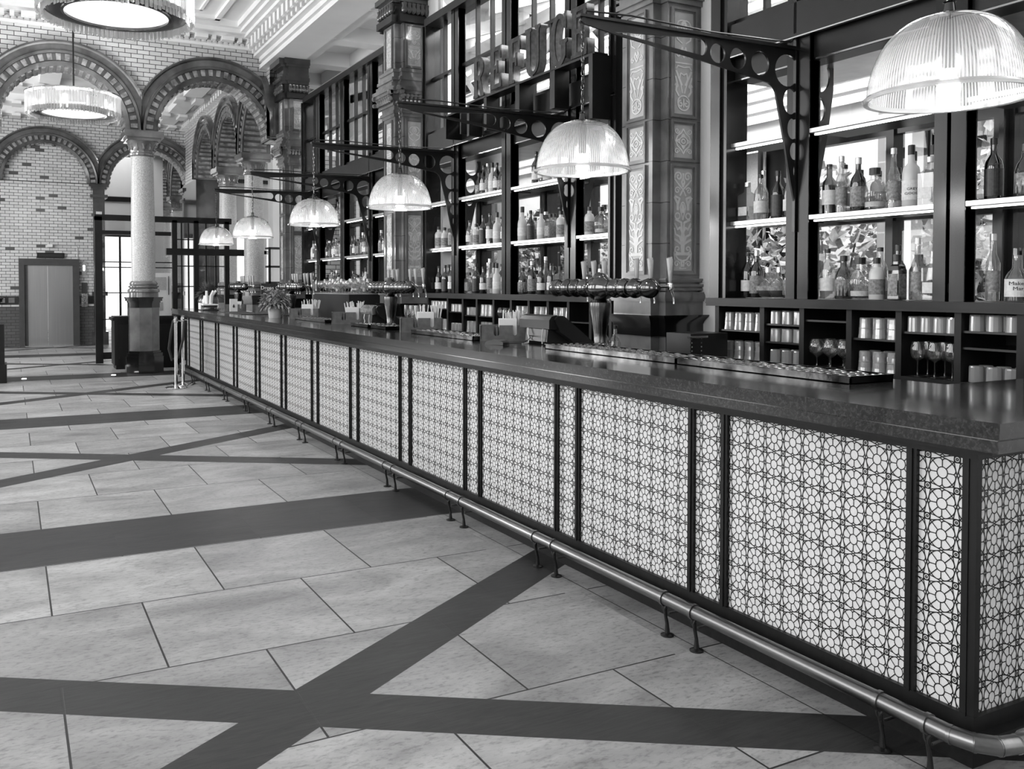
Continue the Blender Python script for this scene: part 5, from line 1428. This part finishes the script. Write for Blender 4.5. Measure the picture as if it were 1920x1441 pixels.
# spiky plant behind the bucket
t = thing('fern_planter', (3.1, 16.2, CT), 'dark spiky plant in a round bowl at the far end of the bar', 'plant')
MB().lathe([(.10, 0), (.16, .06), (.18, .14), (.16, .20), (.14, .22), (.13, .2), (0, .2)], (3.1, 16.2, CT), 24).build('bowl', 'glazed_mid', t, smooth=True)
b = MB()
for k in range(420):
    a = rp.uniform(0, 6.28); e = rp.uniform(.2, 1.45); L_ = rp.uniform(.2, .34)
    d = Vector((math.cos(a)*math.cos(e), math.sin(a)*math.cos(e), math.sin(e))); P0 = Vector((3.1, 16.2, CT+.2)); s_ = Vector((-math.sin(a), math.cos(a), 0))*.011
    P1 = P0+d*L_*.6; P2 = P0+d*L_-Vector((0, 0, L_*.35*math.cos(e)))
    b.add([tuple(P0-s_), tuple(P0+s_), tuple(P1+s_*1.4), tuple(P1-s_*1.4), tuple(P2)], [(0, 1, 2, 3), (3, 2, 4)])
b.build('foliage', 'leaf_dark', t)
# wine bucket with white bottle necks, at the far end
t = thing('wine_tray', (2.93, 15.3, CT), 'dark square tray with white napkins at the far end of the bar', 'tray')
MB().box(2.80, 3.06, 15.1, 15.5, CT, CT+.015).box(2.82, 3.04, 15.13, 15.47, CT+.05, CT+.085).build('tray', 'black_plastic', t)
MB().box(2.805, 3.05, 15.11, 15.49, CT+.085, CT+.105).box(2.80, 2.86, 15.3, 15.5, CT+.015, CT+.12).build('napkins', 'paper', t)
for k, (x, y, h, tl_) in enumerate(((2.88, 15.2, .27, 0), (2.95, 15.25, .27, .10), (2.98, 15.33, .27, .16))):
    o = MB().tube([(x, y, CT+.108), (x+tl_*.1, y, CT+.108+h*.5), (x+tl_*.5, y, CT+.108+h*.8)], [.022, .022, .02], 12).build('candle', 'paper', loc=(x, y, CT+.108), smooth=True)
    tag(o, ['upright white taper candle, leftmost on the dark tray', 'white taper candle in the middle of the dark tray', 'leaning white taper candle, rightmost on the dark tray'][k], 'candle', 'white candles on the tray')
t = thing('glass_jar', (3.0, 15.75, CT), 'pale rounded jar left of the white candles', 'jar')
MB().lathe([(.05, 0), (.07, .04), (.075, .12), (.055, .2), (.05, .24), (.045, .24), (.05, .2)], (2.98, 15.75, CT), 20).build('body', 'frosted', t, smooth=True)
t = thing('menu_card', (3.12, 14.3, CT), 'white menu card standing on the bar right of the spiky plant', 'menu card')
MB().box(3.06, 3.18, 14.28, 14.30, CT, CT+.20).build('card', 'paper', t)
MB().lathe([(0, 0), (.018, .01), (.012, .04), (0, .06)], (3.12, 14.277, CT+.06), 8).build('printed_mark', 'ink', t)
o = MB().box(2.86, 3.25, 12.6, 14.1, CT, CT+.008).build('bar_mat', 'rubber', loc=(3.05, 13.3, CT)); tag(o, 'long black bar mat on the far part of the counter', 'bar mat')
# chalk board with hand lettering
t = thing('chalkboard', (3.36, 12.95, CT), 'small dark chalkboard with white handwriting behind the plant', 'chalkboard')
MB().box(3.22, 3.52, 12.93, 12.96, CT+.02, CT+.44).box(3.24, 3.28, 12.90, 13.0, CT, CT+.03).box(3.46, 3.50, 12.90, 13.0, CT, CT+.03).build('board', 'label_dark', t)
for s, z, sz in (('Drops Of', CT+.375, .075), ('Delivery', CT+.28, .065), ('~~~~', CT+.21, .05)):
    if s == '~~~~':
        MB().tube([(3.25+.02*k, 12.925, z+.008*math.sin(k*1.3)) for k in range(12)], .003, 4).build('handwriting', 'paper', t); continue
    me = text_mesh(s, sz, .0008); mesh_obj('handwriting', me, 'paper', t, Matrix.Translation((0, -.022, z-CT)) @ FACE_NEAR)
# two small bottles below counter level behind the font, soda gun holster
for k, (x, y) in enumerate(((3.62, 5.05), (3.66, 4.98))):
    put_bottle('tall_clear', x, y, CT-.145, ('clear cordial bottle right behind the large beer font column', 'second clear cordial bottle beside the large beer font column')[k], 'cordial bottles behind the beer font', .9)
o = MB().box(3.45, 3.9, 4.8, 5.3, .0, CT-.146).build('under_counter', 'dark_wood', loc=(3.65, 5.05, 0)); tag(o, 'dark under-counter unit behind the large beer font', 'counter unit')
# black wall box by the plaster pier
t = thing('speed_rack', (4.35, 4.98, 0), 'black upright rack with bright edge studs right of the nearest tiled column base', 'rack')
MB().box(4.22, 4.56, 4.86, 5.12, 0, 1.235).build('body', 'black_plastic', t)
b = MB().box(4.20, 4.36, 4.84, 4.87, 1.205, 1.22)
for z in [1.0+.028*k for k in range(8)]: b.box(4.215, 4.225, 4.845, 4.86, z, z+.008).box(4.30, 4.31, 4.845, 4.86, z, z+.008)
b.build('edge_studs', 'chrome', t)
# black cabinet with white rim carrying rows of glasses
t = thing('glass_rack_cabinet', (4.3, 12.3, 0), 'black open cabinet with a pale rim under the farthest shelves', 'cabinet')
MB().box(4.05, 4.55, 11.5, 13.1, 0, 1.455).build('body', 'black_plastic', t)
MB().box(4.04, 4.56, 11.49, 13.11, 1.455, 1.47).box(4.035, 4.05, 13.08, 13.11, 1.15, 1.46).build('rim', 'shelf_edge', t)
for r_ in range(3):
    for k in range(12):
        put_glass('balloon' if k % 3 else 'wine', 4.12+.13*r_, 11.58+.125*k+.02*r_, 1.4705, 'stemmed glass, %s row, %s from the right, on the black pale-rimmed cabinet' % (ORD[r_], ORD[k]), 'stemmed glasses on the black cabinet')
for k in range(7):
    put_glass('short', 3.42, 9.5+.085*k, CT+.0005, 'upturned small glass, %s from the right, beside the third wooden caddy' % ORD[k], 'small glasses by the third caddy')
for k in range(5):
    put_glass('flute', 3.46+.04*(k % 2), 7.9+.06*k, CT+.0005, 'slim stemmed glass, %s from the right, beside the second beer font' % ORD[k], 'slim glasses by the second beer font')

# ================================================================== CHANDELIERS
def make_chandelier(dz):
    t = thing('crystal_chandelier', (0, 0, 0), '', 'chandelier', 'crystal drum chandeliers')
    Rr = .70; H_ = .34
    # bottom tray ring and diffuser disc
    MB().lathe([(.60, .02), (.66, .03), (.66, .05), (.60, .06), (.49, .05), (.49, .02), (.60, .02)], (0, 0, 0), 72, capb=False, capt=False).build('ring', 'dark_steel', t, smooth=True)
    MB().lathe([(.50, .012), (.495, .0), (.47, .0), (.475, .03)], (0, 0, 0), 72, capb=False, capt=False).build('inner_ring', 'gun_metal', t, smooth=True)
    MB().lathe([(.0, -.005), (.30, .004), (.475, .022)], (0, 0, 0), 64, capt=False).build('diffuser', 'disc_glow', t, smooth=True)
    cr = MB(); n = 96
    for ring, (rr, z0, z1) in enumerate(((.70, -.02, H_), (.655, -.045, .28))):
        for k in range(n):
            a = 2*PI*(k+.5*ring)/n; x, y = rr*math.cos(a), rr*math.sin(a); j = R.uniform(-.012, .012)
            q = .0185
            tx, ty = -math.sin(a)*q, math.cos(a)*q; ox, oy = math.cos(a)*q*.7, math.sin(a)*q*.7
            cr.add([(x+tx, y+ty, z0+j), (x+ox, y+oy, z0+j-.012), (x-tx, y-ty, z0+j), (x-ox, y-oy, z0+j), (x+tx, y+ty, z1), (x+ox, y+oy, z1), (x-tx, y-ty, z1), (x-ox, y-oy, z1)],
                   [(0, 3, 2, 1), (4, 5, 6, 7), (0, 1, 5, 4), (1, 2, 6, 5), (2, 3, 7, 6), (3, 0, 4, 7)])
    o = cr.build('crystal_drops', 'crystal', t)
    MB().lathe([(.60, H_-.02), (.72, H_-.02), (.72, H_+.0), (.60, H_+.0), (.60, H_-.02)], (0, 0, 0), 64, capb=False, capt=False).build('top_ring', 'chrome', t, smooth=True)
    b = MB()
    for k in range(4):
        a = PI/2*k+.3; b.tube([(.66*math.cos(a), .66*math.sin(a), H_), (0, 0, H_+.10)], .008, 6); b.tube([(.58*math.cos(a), .58*math.sin(a), .04), (.62*math.cos(a), .62*math.sin(a), H_)], .008, 6)
    b.build('spider', 'gun_metal', t)
    lm = MB()
    for k in range(10):
        a = 2*PI*k/10; lm.lathe([(0, .07), (.018, .075), (.022, .15), (.018, .24), (0, .245)], (.56*math.cos(a), .56*math.sin(a), 0), 10)
    lm.build('lamp', 'lamp_tube', t, smooth=True)
    MB().tube([(0, 0, H_+.09), (0, 0, dz)], .014, 10).build('rod', 'dark_steel', t)
    MB().lathe([(.09, dz-.04), (.09, dz)], (0, 0, 0), 20).build('ceiling_rose', 'dark_steel', t)
    return t
ch0 = make_chandelier(CEIL-4.16)
ch0.location = (.94, 9.28, 4.16); ch0['label'] = 'nearer crystal drum chandelier cut off by the top edge of the picture'
ch1 = copy_tree(ch0, loc=(.94, 15.85, 4.33), label='farther crystal drum chandelier hanging in front of the left arch')
ch1.scale = (1, 1, (CEIL-4.33)/(CEIL-4.16))
for (y, z) in ((9.28, 4.16), (15.85, 4.33)):
    L_ = bpy.data.lights.new('chandelier_light', 'POINT'); L_.energy = 70; L_.shadow_soft_size = .3
    lo = bpy.data.objects.new('chandelier_light', L_); COL.objects.link(lo); lo.location = (.94, y, z+.2)

# ================================================================== AROUND THE FAR END
# lift call panel, indicator, camera
t = thing('lift_indicator', (.9, YL+.12, 2.36), 'dark indicator box above the lift doors', 'indicator')
MB().box(.62, 1.27, YL+.06, YL+.12, 2.30, 2.44).build('case', 'dark_steel', t); MB().box(.66, 1.23, YL+.05, YL+.06, 2.335, 2.405).build('display', 'black_plastic', t)
t = thing('security_camera', (.93, YL+.12, 2.6), 'small white security camera on the brick wall above the lift', 'camera')
MB().box(.87, .99, YL+.0, YL+.12, 2.59, 2.66).build('housing', 'white_paint', t); MB().lathe([(0, -.09), (.03, -.09), (.03, -.02)], (.93, YL+.10, 2.62), 12, 'Y').build('lens', 'black_plastic', t)
MB().tube([(.99, YL+.11, 2.63), (1.57, YL+.11, 2.63), (1.60, YL+.11, 2.60), (1.60, YL+.11, 2.28)], .008, 5).build('conduit', 'grey_paper', t)
t = thing('lift_sign', (1.74, YL+.12, 2.03), 'small backlit sign with a white figure right of the lift', 'sign')
MB().box(1.69, 1.80, YL+.10, YL+.12, 1.87, 2.22).build('plate', 'grey_paper', t)
MB().lathe([(0, -.004), (.022, -.004), (.022, .004), (0, .004)], (1.745, YL+.095, 2.10), 14, 'Y').box(1.73, 1.76, YL+.092, YL+.10, 1.98, 2.075).build('figure', 'spot_glow', t)
t = thing('call_panel', (1.74, YL+.12, 1.3), 'steel lift call panel below a dark plate', 'call panel')
MB().box(1.685, 1.81, YL+.08, YL+.12, 1.37, 1.66).build('upper_plate', 'lift_frame', t)
MB().box(1.675, 1.83, YL+.07, YL+.12, 1.02, 1.37).build('lower_plate', 'steel_tray', t)
for z in (1.12, 1.18): MB().lathe([(0, -.004), (.012, -.004), (.012, .004)], (1.75, YL+.07, z), 12, 'Y').build('button', 'black_plastic', t)
# floor spots
for k, (x, y) in enumerate(((.184, 16.93), (1.595, 16.92))):
    o = MB().lathe([(.038, 0), (.038, .006), (.03, .008)], (x, y, 0), 20).build('floor_light', 'spot_glow', loc=(x, y, 0)); tag(o, ('round glowing light set in the floor strip, left one', 'round glowing light set in the floor strip, nearer the round column')[k], 'floor light', 'uplights in the floor')
# rope stanchions
def stanchion(x, y, label):
    t = thing('rope_stanchion', (x, y, 0), label, 'stanchion', 'chrome rope posts at the bar end')
    MB().lathe([(.16, 0), (.165, .006), (.16, .014), (.06, .03), (.03, .04)], (x, y, 0), 32).build('base', 'chrome', t, smooth=True)
    MB().lathe([(.025, .03), (.025, 1.0)], (x, y, 0), 20).build('pole', 'chrome', t, smooth=True)
    MB().lathe([(.025, 1.0), (.034, 1.01), (.034, 1.06), (.025, 1.07), (.02, 1.08), (.03, 1.095), (.0, 1.11)], (x, y, 0), 20).build('head', 'chrome', t, smooth=True)
    MB().tube([(x+.03, y, 1.04), (x+.09, y+.02, 1.03)], .012, 8).build('hook', 'chrome', t, smooth=True)
    return t
stanchion(2.247, 14.34, 'nearer chrome rope post standing at the far end of the bar')
stanchion(2.42, 14.75, 'farther chrome rope post just behind the first one')
o = MB().tube([(2.22, 14.36, 1.04), (2.19, 14.42, .85), (2.17, 14.5, .6), (2.22, 14.55, .42), (2.33, 14.62, .45), (2.41, 14.68, .72), (2.44, 14.74, 1.02)], .02, 12).build('barrier_rope', 'fabric_rope', loc=(2.22, 14.4, 0), smooth=True)
tag(o, 'dark barrier rope sagging between the two chrome posts', 'rope')
# reception desk behind the round column and the pale panel
t = thing('host_desk', (2.2, 18.3, 0), 'dark panelled host desk standing behind the round column', 'desk')
MB().box(1.72, 2.95, 18.0, 18.6, .08, 1.0).box(1.68, 3.0, 17.96, 18.64, .92, .98).box(1.75, 2.9, 18.05, 18.55, 0, .08).build('body', 'dark_wood', t)
b = MB()
for (a, c) in ((1.80, 2.28), (2.36, 2.86)): b.box(a, c, 17.985, 18.0, .2, .84)
b.build('front_panel', 'bar_frame', t)
t = thing('notice_panel', (2.55, 17.9, .98), 'pale upright panel with sheets pinned to it, right of the round column', 'notice board')
MB().box(2.42, 2.76, 18.05, 18.10, .985, 1.82).box(2.45, 2.73, 18.02, 18.14, .98, 1.0).build('panel', 'paper', t)
MB().box(2.46, 2.66, 18.042, 18.05, 1.50, 1.74).box(2.47, 2.6, 18.042, 18.05, 1.1, 1.26).build('pinned_sheet', 'grey_paper', t)
b = MB().box(2.70, 2.712, 18.03, 18.05, 1.40, 1.76).box(2.5, 2.56, 18.04, 18.05, 1.30, 1.325)
b.build('handle', 'black_plastic', t)
# dark cabinet cut by the left edge
t = thing('dark_cabinet', (-.45, 16.6, 0), 'tall dark wooden cabinet at the left edge of the picture', 'cabinet')
MB().box(-.9, -.10, 16.35, 16.85, 0, .95).box(-.95, -.07, 16.3, 16.9, 0, .30).box(-.9, -.17, 16.4, 16.8, .95, 2.05).build('body', 'dark_wood', t)
MB().box(-.85, -.2, 16.395, 16.4, 1.0, 2.0).build('door', 'bar_frame', t)

# black glazed screen of the lobby
t = thing('glazed_screen', (3.3, 18.9, 0), 'black steel glazed screen with doors behind the round column', 'screen')
SY = 19.6
b = MB()
b.box(1.52, 1.66, SY, SY+.1, 0, 2.98).box(1.52, 4.25, SY, SY+.1, 2.9, 3.02).box(1.66, 3.0, SY, SY+.08, 2.62, 2.70)
for x in (2.32, 3.02, 3.46, 4.10): b.box(x, x+.10, SY, SY+.1, 0, 2.95)
b.box(2.9, 4.65, SY-.02, SY+.1, 2.22, 2.36).box(3.0, 4.1, SY, SY+.1, 0, .98)
b.build('frame', 'dark_steel', t)
b = MB()
for x in (2.24, 3.2, 3.34, 3.7, 3.9): b.box(x, x+.03, SY+.03, SY+.07, .1, 2.9)
for z in (1.94, 2.05, 1.42, .88): b.box(1.66, 3.05, SY+.03, SY+.06, z, z+.022)
for z in (1.55, 1.98, 2.54): b.box(3.1, 4.2, SY+.03, SY+.06, z, z+.022)
b.box(1.66, 2.3, SY+.02, SY+.07, .08, .22)
b.build('glazing_bar', 'dark_steel', t)
MB().box(1.66, 4.2, SY+.045, SY+.05, .1, 2.9).build('pane', 'window_glass', t)
b = MB().box(2.12, 2.16, SY-.06, SY-.03, .95, 1.35); b.build('door_handle', 'chrome', t)
# shelf unit with black boards right of the arcade columns
t = thing('display_rack', (4.95, 18.2, 0), 'open black display rack with panels between the arcade column and the farthest tiled column', 'rack')
b = MB()
for x in (4.72, 5.06, 5.42): b.box(x, x+.04, 18.3, 18.35, 0, 2.35)
for z in (.9, 1.25, 1.62, 1.95, 2.33): b.box(4.72, 5.46, 18.3, 18.6, z, z+.04)
b.build('frame', 'black_steel', t)
b = MB().box(5.10, 5.42, 18.28, 18.3, 1.70, 1.94).box(5.1, 5.42, 18.28, 18.3, 1.3, 1.56); b.build('panel', 'label_dark', t)
for o in list(COL.objects):
    pass
# downlights in the lobby ceiling
for k, (x, y) in enumerate(((.5, 20.4), (2.9, 20.4), (3.9, 22.6))):
    o = MB().lathe([(.06, -.01), (.06, .0)], (x, y, 6.10 if k != 2 else 6.10), 16).build('downlight', 'spot_glow', loc=(x, y, 6.1)); tag(o, ('small bright downlight in the lobby ceiling seen through the left arch', 'small bright downlight in the lobby ceiling seen through the right arch', 'downlight nearest the arcade in the lobby ceiling')[k], 'downlight')
